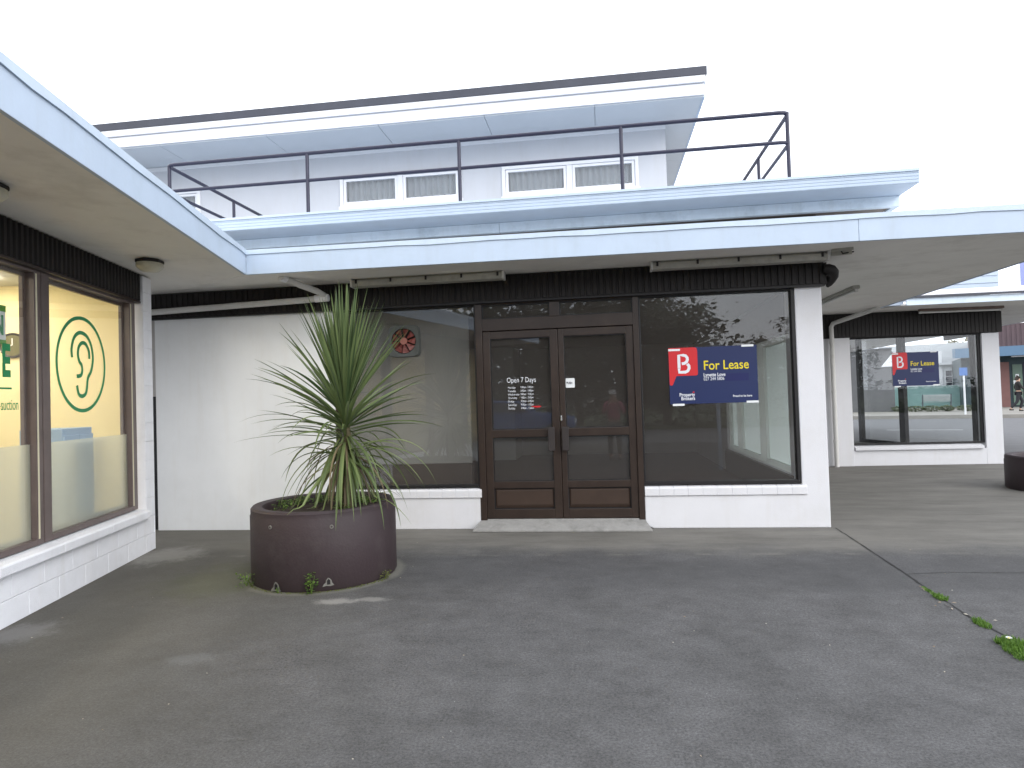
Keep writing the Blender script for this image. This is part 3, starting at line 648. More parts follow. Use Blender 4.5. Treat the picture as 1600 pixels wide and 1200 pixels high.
g = MB(); g.lathe([(.0,0),(.125,0),(.135,.015),(.128,.03),(.112,.024)], n=40); g.v = [(z, x, y) for x, y, z in g.v]; g.build('clock_rim', M['plate'], ck, smooth=True)
g = MB(); g.lathe([(.0,.02),(.112,.02)], n=40); g.v = [(z, x, y) for x, y, z in g.v]; g.build('clock_face', paint('clock_face', (.13,.12,.05), .5), ck)
g = MB(); g.box(.0225,.024,-.005,.005,0,.075); g.build('clock_hand', M['paper'], ck)
g = MB(); g.box(.0245,.026,-.05,0,-.005,.005); g.build('clock_hand', M['paper'], ck)

# ================================================================== NEIGHBOUR SHOP (right, further back)
NB = empty('neighbour_shop', (4.48, 13.4, 0), 0, 'white neighbouring shop across the passage with a glazed corner you can see the street through', 'building')
def np_(mb, name, mat, parent=NB, **k):
    mb.v = [(x-4.48, y-13.4, z) for x, y, z in mb.v]; return mb.build(name, mat, parent, **k)
NY = 13.4
g = MB(); g.box(2.45, 4.80, NY+.002, NY+.2, 0, 2.48); g.box(4.80, 7.16, NY, NY+.2, 0, .30); g.box(7.16, 7.46, NY, NY+.25, 0, 2.47); np_(g, 'front_wall', M['white'], bev=.006)
g = MB(); g.prismx([(NY-.05,.30),(NY-.05,.355),(NY+.12,.395),(NY+.12,.30)], 4.82, 7.10); np_(g, 'window_sill', M['white'], bev=.005)
g = MB(); g.box(4.50, 4.80, NY-.03, NY-.001, 0, 2.48); np_(g, 'pilaster', M['white'], bev=.005)
g = MB(); g.box(2.49, 7.50, NY-.04, NY+.2, 2.48, 2.944); x = 2.49
while x < 7.45: g.prism([(x+.008,NY-.04),(x+.012,NY-.048),(x+.062,NY-.048),(x+.066,NY-.04)], 2.49, 2.942); x += .072
g.box(7.46, 7.50, NY+.2, NY+2, 2.48, 2.944)
np_(g, 'ribbed_band', M['brown'])
g = MB(); g.frame(4.80, 7.16, .40, 2.48, (.03,.05,.03,.03), NY+.05, NY+.10); wn = np_(g, 'window', M['black'])
g = MB(); g.box(4.82, 7.12, NY+.07, NY+.076, .42, 2.46); np_(g, 'pane', glassmat('clear_glass', (.97,.98,.98), .8), wn)
# angled side glazing
g = MB(); p0 = Vector((7.19, NY+.27)); p1 = Vector((6.27, NY+3.6)); dd = (p1-p0).normalized(); nn = Vector((-dd.y, dd.x))*.05
def seg(mb, a, b, z0, z1, w=1.0):
    pa = p0+(p1-p0)*a; pb = p0+(p1-p0)*b; mb.prism([tuple(pa-nn*w), tuple(pb-nn*w), tuple(pb+nn*w), tuple(pa+nn*w)], z0, z1)
seg(g, 0,.03,.2,2.9); seg(g,.55,.60,.2,2.9,.9); seg(g,.97,1.0,.2,2.9)
for z0, z1 in ((.2,.27),): seg(g,.03,.55,z0,z1,.95); seg(g,.60,.97,z0,z1,.95)
w2 = np_(g, 'side_window', M['black'])
g = MB(); seg(g,.03,.55,.26,2.85,.06); seg(g,.60,.97,.26,2.85,.06); np_(g, 'pane', glassmat('clear_glass_2', (.97,.98,.98), .8), w2)
g = MB(); g.prism([(4.5,NY+.2),(7.2,NY+.2),tuple(p1),(6.3,NY+3.7),(4.5,NY+3.7)], 0.006, .2); np_(g, 'shop_floor', paint('shop_floor_grey', (.13,.13,.12), .6, .1, 2))
g = MB(); g.prism([(2.5,NY+.2),(7.4,NY+.2),(6.8,NY+3.7),(2.5,NY+3.7)], 2.9, 2.948); np_(g, 'shop_ceiling', M['soffit'])
g = MB(); g.box(4.5, 4.6, NY+.2, NY+3.7, .2, 2.9); g.box(4.6, 6.3, NY+3.6, NY+3.7, .2, 2.9) if False else None; g.box(4.6,5.95,NY+3.5,NY+3.6,.2,2.9)
np_(g, 'inner_wall', M['iwhite'])
# canopy, roof and boarded gable
g = MB(); g.prism([(2.5,12.77),(5.2,12.77),(5.4,12.45),(9.98,12.45),(9.98,27.5),(2.5,27.5)], 2.95, 2.98); nc = np_(g, 'canopy', M['soffit'])
g = MB(); g.box(5.44, 10.0, 12.42, 12.445, 2.945, 3.065); g.box(9.981,10.0,12.45,27.5,2.945,3.06); np_(g, 'canopy_fascia', M['blue2'], nc)
g = MB(); g.box(5.44, 10.02, 12.38, 12.42, 3.068, 3.105); np_(g, 'gutter_edge', M['roofdark'], nc)
g = MB()
for i, (y0, z0, y1, z1) in enumerate(((12.39,3.107,12.75,3.17),(12.75,3.185,13.1,3.25),(13.1,3.265,13.55,3.34))):
    g.prismx([(y0,z0),(y0,z0+.015),(y1,z1+.015),(y1,z1)], 5.42, 10.02)
np_(g, 'canopy_roof', M['wood'], nc)
g = MB(); z = 3.30
while z < 4.4: g.prismx([(13.58,z),(13.565,z+.004),(13.58,z+.135),(13.62,z+.135),(13.62,z)], 2.6, 7.60); z += .138
g.box(2.6, 7.6, 13.62, 14.4, 3.25, 4.4)
np_(g, 'weatherboards', M['wboard'])
g = MB(); z = 2.957
for k in range(2): g.prismx([(12.50,z),(12.485,z+.004),(12.50,z+.12),(12.53,z+.12),(12.53,z)], 5.03, 5.42); z += .123
g.box(5.03,5.42,12.53,13.5,2.985,3.2); np_(g, 'boarded_end', M['wboard'])

# drain pipes
dp = empty('drain_pipe', (4.42, 13.3, 0), 0, 'white downpipe bending from the canopy edge down the neighbouring shop wall', 'pipe')
g = MB(); g.tube([(.56,-.86,2.95),(.50,-.74,2.905),(.14,-.12,2.79),(.06,-.02,2.76),(.03,0,2.70),(.03,0,1.4),(.03,0,0)], .042, 12); g.build('pipe', M['pvc'], dp, smooth=True)
for z in (.5, 1.45, 2.4):
    g = MB(); g.lathe([(.044,-.02),(.05,-.02),(.05,.02),(.044,.02)], c=(.03,0,z), n=16); g.build('pipe_clip', M['pvc'], dp)
dp = empty('drain_pipe', (-3.42, 7.36, 2.6), 0, 'horizontal white waste pipe running along the brown band above the white wall', 'pipe')
g = MB(); g.tube([(-2.4,.03,.10),(.0,0,.155),(.14,-.01,.165)], .036, 14); g.tube([(-.06,-.46,.335),(.04,-.30,.285),(.16,-.10,.235),(.22,-.02,.19),(.22,0,.14)], .036, 14); g.build('pipe', M['pvc'], dp, smooth=True)
g = MB(); g.tube([(-.075,-.50,.345),(-.05,-.44,.328)], .046, 16); g.build('pipe_cap', M['wood'], dp, smooth=True)
g = MB(); g.tube([(.10,-.01,.162),(.26,-.005,.168)], .044, 16); g.build('pipe_socket', M['wood'], dp, smooth=True)

# ================================================================== BALCONY RAILING
RL = empty('balcony_railing', (-1.6, 7.9, 3.69), 0, 'dark two-bar tubular metal railing around the upper balcony', 'railing')
def rp_(pts): return [(x+1.6, y-7.9, z-3.69) for x, y, z in pts]
xl, xr, yf = -5.6, 2.28, 7.9
def loop(z, rr=.12):
    k = rr*.3
    return [(xl,10.48,z),(xl,yf+rr,z),(xl+k*.4,yf+k,z),(xl+rr*.5,yf+k*.2,z),(xl+rr,yf,z),(xr-rr,yf,z),(xr-rr*.5,yf+k*.2,z),(xr-k*.4,yf+k,z),(xr,yf+rr,z),(xr,10.48,z)]
g = MB(); g.tube(rp_(loop(4.735)), .024, 12); g.build('top_rail', M['rail'], RL, smooth=True)
g = MB(); g.tube(rp_(loop(4.385)), .022, 12); g.build('mid_rail', M['rail'], RL, smooth=True)
for x, y in ((xl+.02,yf+.03),(-3.635,yf),(-1.645,yf),(.345,yf),(xr-.02,yf+.02),(xl,9.5),(xr,9.4)):
    g = MB(); g.tube(rp_([(x,y,3.684),(x,y,4.735)]), .023, 12); g.lathe([(.0,0),(.06,0),(.06,.008),(.0,.008)], c=(x+1.6,y-7.9,-.004), n=16); g.build('post', M['rail'], RL, smooth=True)

# ================================================================== LIGHTS ON THE SOFFIT
def batten(loc, rz, L_, label, n=5, trough=True):
    o = empty('batten_light', loc, rz, label, 'light', 'fluorescent batten lights under the canopies')
    g = MB(); g.box(-L_/2, L_/2, -.045, .045, -.03, 0); g.build('housing', M['batten'], o, bev=.004)
    g = MB(); g.box(-L_/2, L_/2, -.075, -.07, -.088, -.022); g.box(-L_/2, L_/2, -.07, .05, -.092, -.088); g.box(-L_/2, L_/2, .05, .055, -.088, -.022); g.build('diffuser', M['batten'], o, bev=.002)
    for s in (-1, 1):
        g = MB(); g.box(s*L_/2-.012, s*L_/2+.012, -.082, .06, -.095, -.001); g.build('end_cap', M['pvc'], o, bev=.004)
    for i in range(n):
        g = MB(); x = -L_/2+.06+(L_-.12)*i/(n-1); g.box(x-.011, x+.011, -.083, -.0755, -.058, -.012); g.build('clip', M['black'], o)
    return o
b1 = batten((-1.935, 7.30, 2.949), 0, 1.78, 'long batten light on the soffit between cabbage tree and left door')
b2 = batten((1.505, 7.28, 2.949), 0, 1.82, 'long batten light on the soffit above the lease sign window')
def batten2(loc, rz, L_, label, mat=None):
    o = empty('batten_light', loc, rz, label, 'light', 'fluorescent batten lights under the canopies')
    g = MB(); g.box(-L_/2, L_/2, -.05, .05, -.045, 0); g.build('housing', mat or M['batten'], o, bev=.006)
    g = MB(); g.tube([(-L_/2+.04,0,-.065),(L_/2-.04,0,-.065)], .019, 12); g.build('tube', M['tubeglass'], o, smooth=True)
    for s in (-1, 1):
        g = MB(); g.box(s*(L_/2-.02)-.02, s*(L_/2-.02)+.02, -.022, .022, -.09, -.046); g.build('lamp_holder', M['pvc'], o, bev=.004)
batten2((3.62, 10.55, 2.949), R(90), 1.6, 'bare batten light beside the white column running into the passage')
batten2((6.72, 13.20, 2.949), R(4), 1.5, 'dusty batten light under the neighbouring shop canopy', paint('dusty_batten', (.16,.12,.10), .7, .3, 9))
br = empty('broken_bracket', (2.50, 7.2, 2.949), R(-12), 'bent metal bracket left on the soffit at the building corner', 'bracket')
g = MB(); g.box(-.06,.14,-.10,-.095,-.03,0); g.box(-.06,.14,.02,.025,-.05,0); g.box(-.06,.0,-.09,.02,-.012,-.002); g.build('bracket_arm', M['batten'], br)
g = MB(); g.tube([(.03,-.02,0),(.05,0,-.04),(.16,.05,-.02)], .008, 8); g.build('loose_cable', M['black'], br)
def bulkhead(loc, rz, label):
    o = empty('bulkhead_light', loc, rz, label, 'light', 'bulkhead lights on the clinic soffit')
    hexp = lambda r, k=1.0: [(r*k*math.cos(t), r*math.sin(t)) for t in [R(60*i) for i in range(6)]]
    g = MB(); g.prism(hexp(.125, 1.15), -.035, 0); g.build('base', M['black'], o, bev=.01)
    g = MB(); rs = [(.118,-.036),(.118,-.07),(.08,-.105),(0,-.112)]
    g.lathe(rs, n=24); g.v = [(x*1.15, y, z) for x, y, z in g.v]; g.build('diffuser', paint('yellowed_diffuser', (.50,.48,.38), .35, .12, 12), o, smooth=True)
bulkhead((-4.27, 5.75, 2.949), AZ, 'hexagonal bulkhead light on the clinic soffit near the block pillar')
bulkhead((-3.76, 3.56, 2.949), AZ, 'bulkhead light on the clinic soffit cut by the left picture edge')

# ================================================================== EXHAUST FAN
fn = empty('exhaust_fan', (-2.30, 7.55, 2.228), 0, 'grey square exhaust fan with red blades set in the left shop window', 'fan')
g = MB(); n = 40; ro = []; 
for k in range(n):
    t = 2*math.pi*k/n; c, s = math.cos(t), math.sin(t); pw = 7; rr = .19/((abs(c)**pw+abs(s)**pw)**(1/pw)); ro.append((rr*c, rr*s))
ri = [(.152*math.cos(2*math.pi*k/n), .152*math.sin(2*math.pi*k/n)) for k in range(n)]
vs = [(x,-.04,z) for x,z in ro]+[(x*.97,-.055,z*.97) for x,z in ro]+[(x,-.05,z) for x,z in ri]+[(x,.03,z) for x,z in ri]+[(x,.03,z) for x,z in ro]
fs = []
for a in range(4):
    for k in range(n): fs.append((a*n+k, a*n+(k+1)%n, (a+1)*n+(k+1)%n, (a+1)*n+k))
for k in range(n): fs.append((4*n+k, 4*n+(k+1)%n, (k+1)%n, k))
g.add(vs, fs); g.build('housing', M['fangrey'], fn, smooth=True)
g = MB(); g.tube([(0,-.052,0),(0,-.02,0)], .043, 20); g.build('hub', paint('fan_hub', (.26,.10,.075), .45, .1, 10), fn, smooth=True)
for k in range(9):
    t0 = 2*math.pi*k/9; g = MB(); P = []
    for rr, w, in ((.04,.10),(.09,.26),(.135,.30),(.146,.24)):
        P.append((rr, w))
    vs = []
    for rr, w in P:
        for sgn in (-1, 1): vs.append((rr*math.cos(t0+sgn*w), -.035+.016*sgn, rr*math.sin(t0+sgn*w)))
    g.add(vs, [(2*i,2*i+1,2*i+3,2*i+2) for i in range(3)]); g.build('blade', M['fanred'], fn)
g = MB(); g.tube([(0,.005,0),(0,.006,0)], .15, 30); g.build('back_plate', M['black'], fn)

# ================================================================== LEASE SIGNS
def lease_sign(loc, w, h, label):
    o = empty('lease_sign', loc, 0, label, 'sign')
    P = lambda x, y: (x*w, (1-y)*h)                # fractions of the board, y down
    g = MB(); g.box(0, w, 0, .004, 0, h); g.build('board', M['signblue'], o)
    g = MB(); g.prismy([P(0,1-.998)[0:2], P(0,.0), P(.30,.0), P(.325,.02), P(.33,.06), P(.33,.46), P(.325,.49), P(.31,.5), P(.085,.5), P(.04,.655), P(.022,.67), P(.004,.65)], -.0015, -.0002)
    g.build('red_flag', M['signred'], o)
    to = lambda x, z, t: (x, -.0018-t*.6, z); bw = .034*w
    B = lambda x, y: (x*w, (1-y)*h)
    g = MB()
    ribbon(g, [B(.118,.36),B(.118,.135),B(.17,.135),B(.195,.145),B(.213,.18),B(.215,.215),B(.205,.255),B(.18,.28),B(.15,.285)], bw, to)
    ribbon(g, [B(.118,.365),B(.118,.435),B(.19,.435),B(.216,.415),B(.232,.37),B(.230,.325),B(.212,.292)], bw, to)
    g.build('logo', M['vinylw'], o)
    text('lettering', 'For Lease', .146*w/.962, M['signyel'], o, facing_front(.392*w, -.001, .595*h), bold=.0014*w/.962, sx=.86)
    text('lettering', 'Lynette Love', .055*w/.962, M['vinylw'], o, facing_front(.392*w, -.001, .475*h), bold=.001, sx=.82)
    text('lettering', '027 244 5806', .052*w/.962, M['vinylw'], o, facing_front(.392*w, -.001, .405*h), sx=.78)
    text('lettering', 'Property', .055*w/.962, M['vinylw'], o, facing_front(.110*w, -.001, .135*h), bold=.001, sx=.86)
    text('lettering', 'Brokers', .055*w/.962, M['vinylw'], o, facing_front(.128*w, -.001, .068*h), bold=.001, sx=.86)
    text('lettering', 'Proud to be here', .034*w/.962, M['vinylw'], o, facing_front(.715*w, -.001, .10*h), bold=.0006, sx=.86)
    g = MB(); x, z = .262*w, .19*h; g.prismy([(x,z),(x+.02*w,z+.004*h),(x+.018*w,z+.03*h),(x+.002*w,z+.022*h)], -.0016, -.0002); g.build('red_mark', M['signred'], o)
    g = MB(); g.box(.64*w, .90*w, -.0012, -.0002, .385*h, .515*h); g.build('blue_patch', M['signdark'], o)
    for x0, z0 in ((.0,.945),(.83,.975),(.03,-.03),(.865,-.01)):
        g = MB(); g.box(x0*w, (x0+.135)*w, -.003, -.0019, z0*h, (z0+.037)*h); g.build('tape', M['paper'], o)
    return o
lease_sign((.772, 7.553, 1.383), .962, .636, 'blue and red lease sign in the large window right of the brown doors')
lease_sign((5.585, 13.455, 1.515), .83, .645, 'smaller-looking blue and red lease sign in the neighbouring shop window')
pu = empty('push_sticker', (-.400, 7.545, 1.61), 0, 'white square push sticker on the right door glass', 'sticker')
g = MB(); g.box(0, .106, -.001, 0, 0, .108); g.build('sticker', M['paper'], pu)
text('lettering', 'PUSH', .036, M['ink'], pu, facing_front(.012, -.002, .042), bold=.001, sx=.78)

# ================================================================== PLANTERS
def tub(loc, label, r=.625, h=.64, tilt=0):
    o = empty('planter_tub', loc, 0, label, 'planter', 'round brown concrete planter tubs')
    g = MB(); g.lathe([(r-.012,0),(r,.02),(r,h-.075),(r-.006,h-.065),(r-.006,h-.02),(r-.022,h-.002),(r-.045,h),(r-.10,h-.008),(r-.115,h-.03),(r-.115,.2),(r-.12,0)], n=96, closed=True)
    g.build('tub_wall', M['tub'], o, smooth=True)
    n = 40; g = MB(); vs = [(0,0,h-.045)]; random.seed(11)
    rings = 9
    for j in range(1, rings+1):
        for k in range(n):
            a = 2*math.pi*k/n; rr = (r-.112)*j/rings
            vs.append((rr*math.cos(a), rr*math.sin(a), h-.075+.03*(1-(j/rings)**2)+.03*(mnoise.noise(Vector((rr*math.cos(a)*5, rr*math.sin(a)*5, 3))))))
    fs = [(0,1+k,1+(k+1)%n) for k in range(n)]
    for j in range(rings-1):
        for k in range(n): fs.append((1+j*n+k,1+(j+1)*n+k,1+(j+1)*n+(k+1)%n,1+j*n+(k+1)%n))
    g.add(vs, fs); g.build('soil', M['soil'], o, smooth=True)
    return o
PT = (-2.49, 5.60, 0)
t1 = tub(PT, 'round brown concrete planter tub holding the cabbage tree')
tub((6.35, 10.15, 0), 'round dark purple-brown planter tub at the right picture edge', h=.48)
# drain holes and lifting sockets in the near tub
def on_tub(px, z, r=.627):
    a = math.asin(max(-1, min(1, px/r))); return Vector((px, -r*math.cos(a), z))
for px, z, s, kind in ((.035-.24,.52,.016,0),(.30,.515,.016,0),(-.155,.05,.03,1),(.27,.08,.026,1)):
    p = on_tub(px, z); d = Vector((p.x, p.y, 0)).normalized(); g = MB()
    if kind == 0:
        g.tube([p-d*.004, p+d*.004], s, 14); g.build('socket_ring', M['lime'], t1); g = MB(); g.tube([p-d*.002, p+d*.0046], s*.5, 12); g.build('socket_hole', M['tub'], t1)
    else:
        x = Vector((-d.y, d.x, 0)); pts = [p+d*.003+x*a*s+Vector((0,0,b*s)) for a, b in ((-1.9,-1.5),(-.6,-1.3),(.5,-1.5),(1.7,-1.25),(1.1,-.5),(.85,.35),(.3,1.0),(-.2,1.15),(-.75,.5),(-.9,-.3),(-1.5,-.8))]
        g.add(pts, [tuple(range(11))]); g.build('worn_chip', M['lime'], t1)
        g = MB(); pts = [p+d*.006+x*a*s+Vector((0,0,b*s)) for a, b in ((-.5,-.9),(.5,-.9),(.5,.3),(0,.8),(-.5,.3))]; g.add(pts, [tuple(range(5))]); g.build('drain_hole', M['black'], t1)

# ------------------------------------------------------------------ leaves
CLIP = False
def blade(mb, p, d, L_, w, droop, n=9, fold=.25, twist=0):
    """sword leaf: starts at p heading d, bends down with gravity"""
    p = Vector(p); d = Vector(d).normalized(); side = d.cross(Vector((0,0,1)))
    if side.length < .05: side = Vector((1,0,0))
    side.normalize(); side = Matrix.Rotation(twist, 3, d) @ side
    st = L_/n; vs = []
    for i in range(n+1):
        t = i/n; ww = w*(.55+.45*min(1, t/.25))*(1-max(0,(t-.35)/.65)**1.6)+.0008
        nrm = side.cross(d).normalized()
        vs += [p-side*ww/2+nrm*ww*fold, p.copy(), p+side*ww/2+nrm*ww*fold]
        p = p+d*st
        if CLIP:                                   # leaves rest on the rim and on the soil instead of passing through them
            rr = math.hypot(p.x+.22, p.y-.02)
            if rr < .50: p.z = max(p.z, .035)
            elif rr < .68 and p.z < .09: p.z = .09; d.z = max(d.z, -.25); d.normalize()
        d = (d+Vector((0,0,-1))*droop*st*(.4+1.6*t)).normalized(); side = (side-d*side.dot(d)).normalized()
    fs = []
    for i in range(n): fs += [(3*i,3*i+1,3*i+4,3*i+3),(3*i+1,3*i+2,3*i+5,3*i+4)]
    mb.add(vs, fs)
CT = empty('cabbage_tree', (PT[0]+.22, PT[1]-.02, .58), 0, 'young cabbage tree with a spiky head of sword leaves growing in the brown tub', 'plant')
random.seed(21)
g = MB(); g.tube([(0,0,-.06),(.01,0,.15),(-.005,0,.35),(.02,0,.6),(.0,0,.85),(.0,0,1.1)], [.05,.042,.036,.034,.032,.02], 12); g.build('trunk', paint('cordyline_trunk', (.10,.085,.045), .85, .3, 20, .6, 60), CT, smooth=True)
CLIP = True
gu = MB()
for i in range(150):      # crown
    hz = random.random(); a = random.uniform(0, 2*math.pi); el = R(88)-R(100)*(1-hz)**1.15*random.uniform(.72,1.0) if hz < .98 else R(88)
    el = max(el, R(-2)); z = .62+.45*hz; b = Vector((math.cos(a)*.03, math.sin(a)*.03, z))
    L_ = random.uniform(.78, 1.0) if el > R(35) else random.uniform(.62,.95)
    blade(gu, b, (math.cos(a)*math.cos(el), math.sin(a)*math.cos(el), math.sin(el)), L_, random.uniform(.026,.038), random.uniform(.05,.35) if el > R(50) else random.uniform(.25,.75), twist=random.uniform(-.5,.5))
for i in range(55):
    a = random.uniform(0, 2*math.pi); el = R(random.uniform(66, 89)); b = Vector((math.cos(a)*.02, math.sin(a)*.02, random.uniform(.85,1.08)))
    blade(gu, b, (math.cos(a)*math.cos(el), math.sin(a)*math.cos(el), math.sin(el)), random.uniform(.7,.97), random.uniform(.026,.036), random.uniform(.0,.15), twist=random.uniform(-.6,.6))
gu.build('crown_leaves', leafmat('cordyline_leaf', (.045,.078,.030), (.165,.215,.085), .38, .22), CT, smooth=True)
gl = MB()
for i in range(62):       # older leaves hanging down
    a = random.uniform(0, 2*math.pi); el = R(random.uniform(-50, 30)); z = random.uniform(.38,.70); b = Vector((math.cos(a)*.03, math.sin(a)*.03, z))
    blade(gl, b, (math.cos(a)*math.cos(el), math.sin(a)*math.cos(el), math.sin(el)), random.uniform(.62,.95), random.uniform(.022,.034), random.uniform(.9,3.2), n=11, twist=random.uniform(-.4,.4))
for i in range(22):
    a = random.uniform(0, 2*math.pi); b = Vector((math.cos(a)*.035, math.sin(a)*.035, random.uniform(.40,.65)))
    blade(gl, b, (math.cos(a)*.5, math.sin(a)*.5, -.75), random.uniform(.42,.66), random.uniform(.028,.040), 1.2, n=9, twist=random.uniform(-.4,.4))
blade(gl, (-.03,-.02,.62), (-1,-.1,.12), .98, .024, .35, n=11); blade(gl, (-.03,0,.66), (-1,.2,.38), .85, .022, 1.1, n=11)
gl.build('hanging_leaves', leafmat('cordyline_old_leaf', (.075,.115,.040), (.23,.285,.11), .42, .3), CT, smooth=True)
gd = MB()
for i in range(26):
    a = random.uniform(0, 2*math.pi); b = Vector((math.cos(a)*.035, math.sin(a)*.035, random.uniform(.3,.6)))
    blade(gd, b, (math.cos(a), math.sin(a), -.1), random.uniform(.4,.75), .018, random.uniform(3,7), n=10)
gd.build('dead_leaves', leafmat('cordyline_dead_leaf', (.05,.038,.026), (.20,.16,.09), .7, .1), CT, smooth=True)

CLIP = False
def tuft(mb, cx, cy, rad, n, h, w=.006, z=0, stretch=1.0, ang=0):
    for _ in range(n):
        a = random.uniform(0, 6.283); r = rad*math.sqrt(random.random()); dx, dy = r*math.cos(a)*stretch, r*math.sin(a)
        x = cx+dx*math.cos(ang)-dy*math.sin(ang); y = cy+dx*math.sin(ang)+dy*math.cos(ang); t = random.uniform(0, 6.283); el = R(random.uniform(25,85))
        blade(mb, (x,y,z), (math.cos(t)*math.cos(el), math.sin(t)*math.cos(el), math.sin(el)), h*random.uniform(.5,1.2), w, 6, n=3)
def leaflets(mb, c, rad, n, s, hz):
    for _ in range(n):
        a = random.uniform(0,6.283); r = rad*math.sqrt(random.random()); p = Vector((c[0]+r*math.cos(a), c[1]+r*math.sin(a), c[2]+hz*random.random()))
        u = Vector((random.gauss(0,1),random.gauss(0,1),random.gauss(0,.4))).normalized(); v = u.cross(Vector((random.gauss(0,.4),random.gauss(0,.4),1))).normalized(); k = s*random.uniform(.6,1.3)
        mb.add([p-u*k, p-u*k*.2+v*k*.55, p+u*k, p-u*k*.2-v*k*.55], [(0,1,2,3)])
M['weed'] = leafmat('weed_leaf', (.05,.10,.02), (.16,.26,.05), .5, .3)
M['moss'] = leafmat('moss_leaf', (.07,.095,.02), (.17,.19,.045), .7, .2)
random.seed(31)
g = MB()
for (x, y, rr, n) in ((-.42,.12,.12,130),(-.28,.28,.13,110),(-.1,.35,.15,120),(.18,.32,.14,150),(.36,.22,.1,90),(-.35,-.2,.1,40),(.3,-.25,.1,40)):
    leaflets(g, (x*.88,y*.88,.59), rr, n, .016, .05)
o = empty('tub_weeds', (PT[0], PT[1], 0), 0); bpy.data.objects.remove(o)
tw = g.build('tub_weeds', M['weed']); tw.location = PT; tag(tw, kind='stuff')
# weeds rooted at the foot of the tub
def weed(loc, n, rad, h, label, mat, s=.014):
    o = empty('weed', loc, 0, label, 'weed', 'weeds growing at the foot of the tub')
    g = MB()
    for k in range(5):
        a = random.uniform(0,6.283); g.tube([(0,0,0),(math.cos(a)*rad*.3,math.sin(a)*rad*.3,h*.5),(math.cos(a)*rad*.6,math.sin(a)*rad*.4,h*.9)], [.0025,.002,.001], 5)
    g.build('stem', mat, o); g = MB(); leaflets(g, (0,0,.004), rad, n, s, h); g.build('leaves', mat, o)
weed((-2.33, 4.955, 0), 75, .05, .16, 'leafy upright weed against the middle front of the brown tub', M['weed'], .016)
weed((-3.00, 5.16, 0), 90, .085, .11, 'low weed at the front left foot of the brown tub', M['weed'])
weed((-1.88, 5.40, 0), 60, .06, .07, 'small yellowish weed at the right foot of the brown tub', M['moss'], .011)
weed((-2.62, 4.965, 0), 16, .02, .05, 'tiny weed in the left drain hole of the brown tub', M['weed'], .009)
g = MB()
for k in range(700):
    a = R(random.uniform(195, 345)); rr = .634+abs(random.gauss(0,.012)); leaflets(g, (PT[0]+rr*math.cos(a), PT[1]+rr*math.sin(a), .001), .01, 1, .006, .008)
tag(g.build('moss', M['moss']), kind='stuff')
# grass along the joint
def gtuft(pts, label):
    x0, y0 = pts[0][0], pts[0][1]; o = empty('grass_tuft', (x0, y0, 0), 0, label, 'grass tuft', 'grass tufts along the paving joint'); g = MB()
    for (x, y, rad, n, h, st) in pts: tuft(g, x-x0, y-y0, rad, n, h, .005, 0, st, R(88))
    g.build('grass_blades', leafmat('grass_blade', (.05,.12,.015), (.17,.30,.05), .5, .3), o); return o
gtuft([(2.325,5.16,.018,130,.018,6),(2.325,5.0,.04,220,.03,1.8)], 'narrow grass tuft in the middle of the forecourt joint')
gtuft([(2.31,4.47,.035,240,.028,2.6)], 'dark grass tuft between the two other tufts of the joint')
gt = gtuft([(2.29,4.14,.075,560,.032,1.0),(2.28,4.02,.09,620,.036,1.0),(2.37,4.07,.06,260,.03,1.0),(2.26,3.92,.07,300,.03,1.0)], 'largest bright green grass tuft with a white flower at the right picture edge')
g = MB()
fx, fy = -.02, -.02
for k in range(13):
    a = 2*math.pi*k/13; g.add([(fx+.004*math.cos(a),fy+.004*math.sin(a),.040),(fx+.014*math.cos(a-.2),fy+.014*math.sin(a-.2),.047),(fx+.018*math.cos(a),fy+.018*math.sin(a),.044),(fx+.014*math.cos(a+.2),fy+.014*math.sin(a+.2),.047)], [(0,1,2,3)])
g.build('flower', M['paper'], gt)
g = MB(); g.lathe([(0,.047),(.006,.045),(.0065,.040)], c=(fx,fy,0), n=10); g.build('flower_centre', M['signyel'], gt)
# litter on the ground
random.seed(9)
M['litter'] = leafmat('dry_litter', (.18,.12,.07), (.45,.42,.36), .8, 0)
g = MB()
for _ in range(110):
    x = random.uniform(-4, 3.5); y = random.uniform(1.8, 6.8); s = random.uniform(.003, .009); a = random.uniform(0, 6.28)
    g.add([(x+s*math.cos(a),y+s*math.sin(a),.005),(x-s*.5*math.sin(a),y+s*.5*math.cos(a),.007),(x-s*math.cos(a),y-s*math.sin(a),.005),(x+s*.5*math.sin(a),y-s*.5*math.cos(a),.004)], [(0,1,2,3)])
for _ in range(26):
    y = random.uniform(3.9, 5.3); x = 2.33+random.gauss(-.02,.05); s = random.uniform(.006, .02); a = random.uniform(0, 6.28)
    g.add([(x+s*math.cos(a),y+s*math.sin(a),.006),(x-s*.35*math.sin(a),y+s*.35*math.cos(a),.009),(x-s*math.cos(a),y-s*math.sin(a),.006),(x+s*.35*math.sin(a),y-s*.35*math.cos(a),.005)], [(0,1,2,3)])
tag(g.build('leaf_litter', M['litter']), kind='stuff')

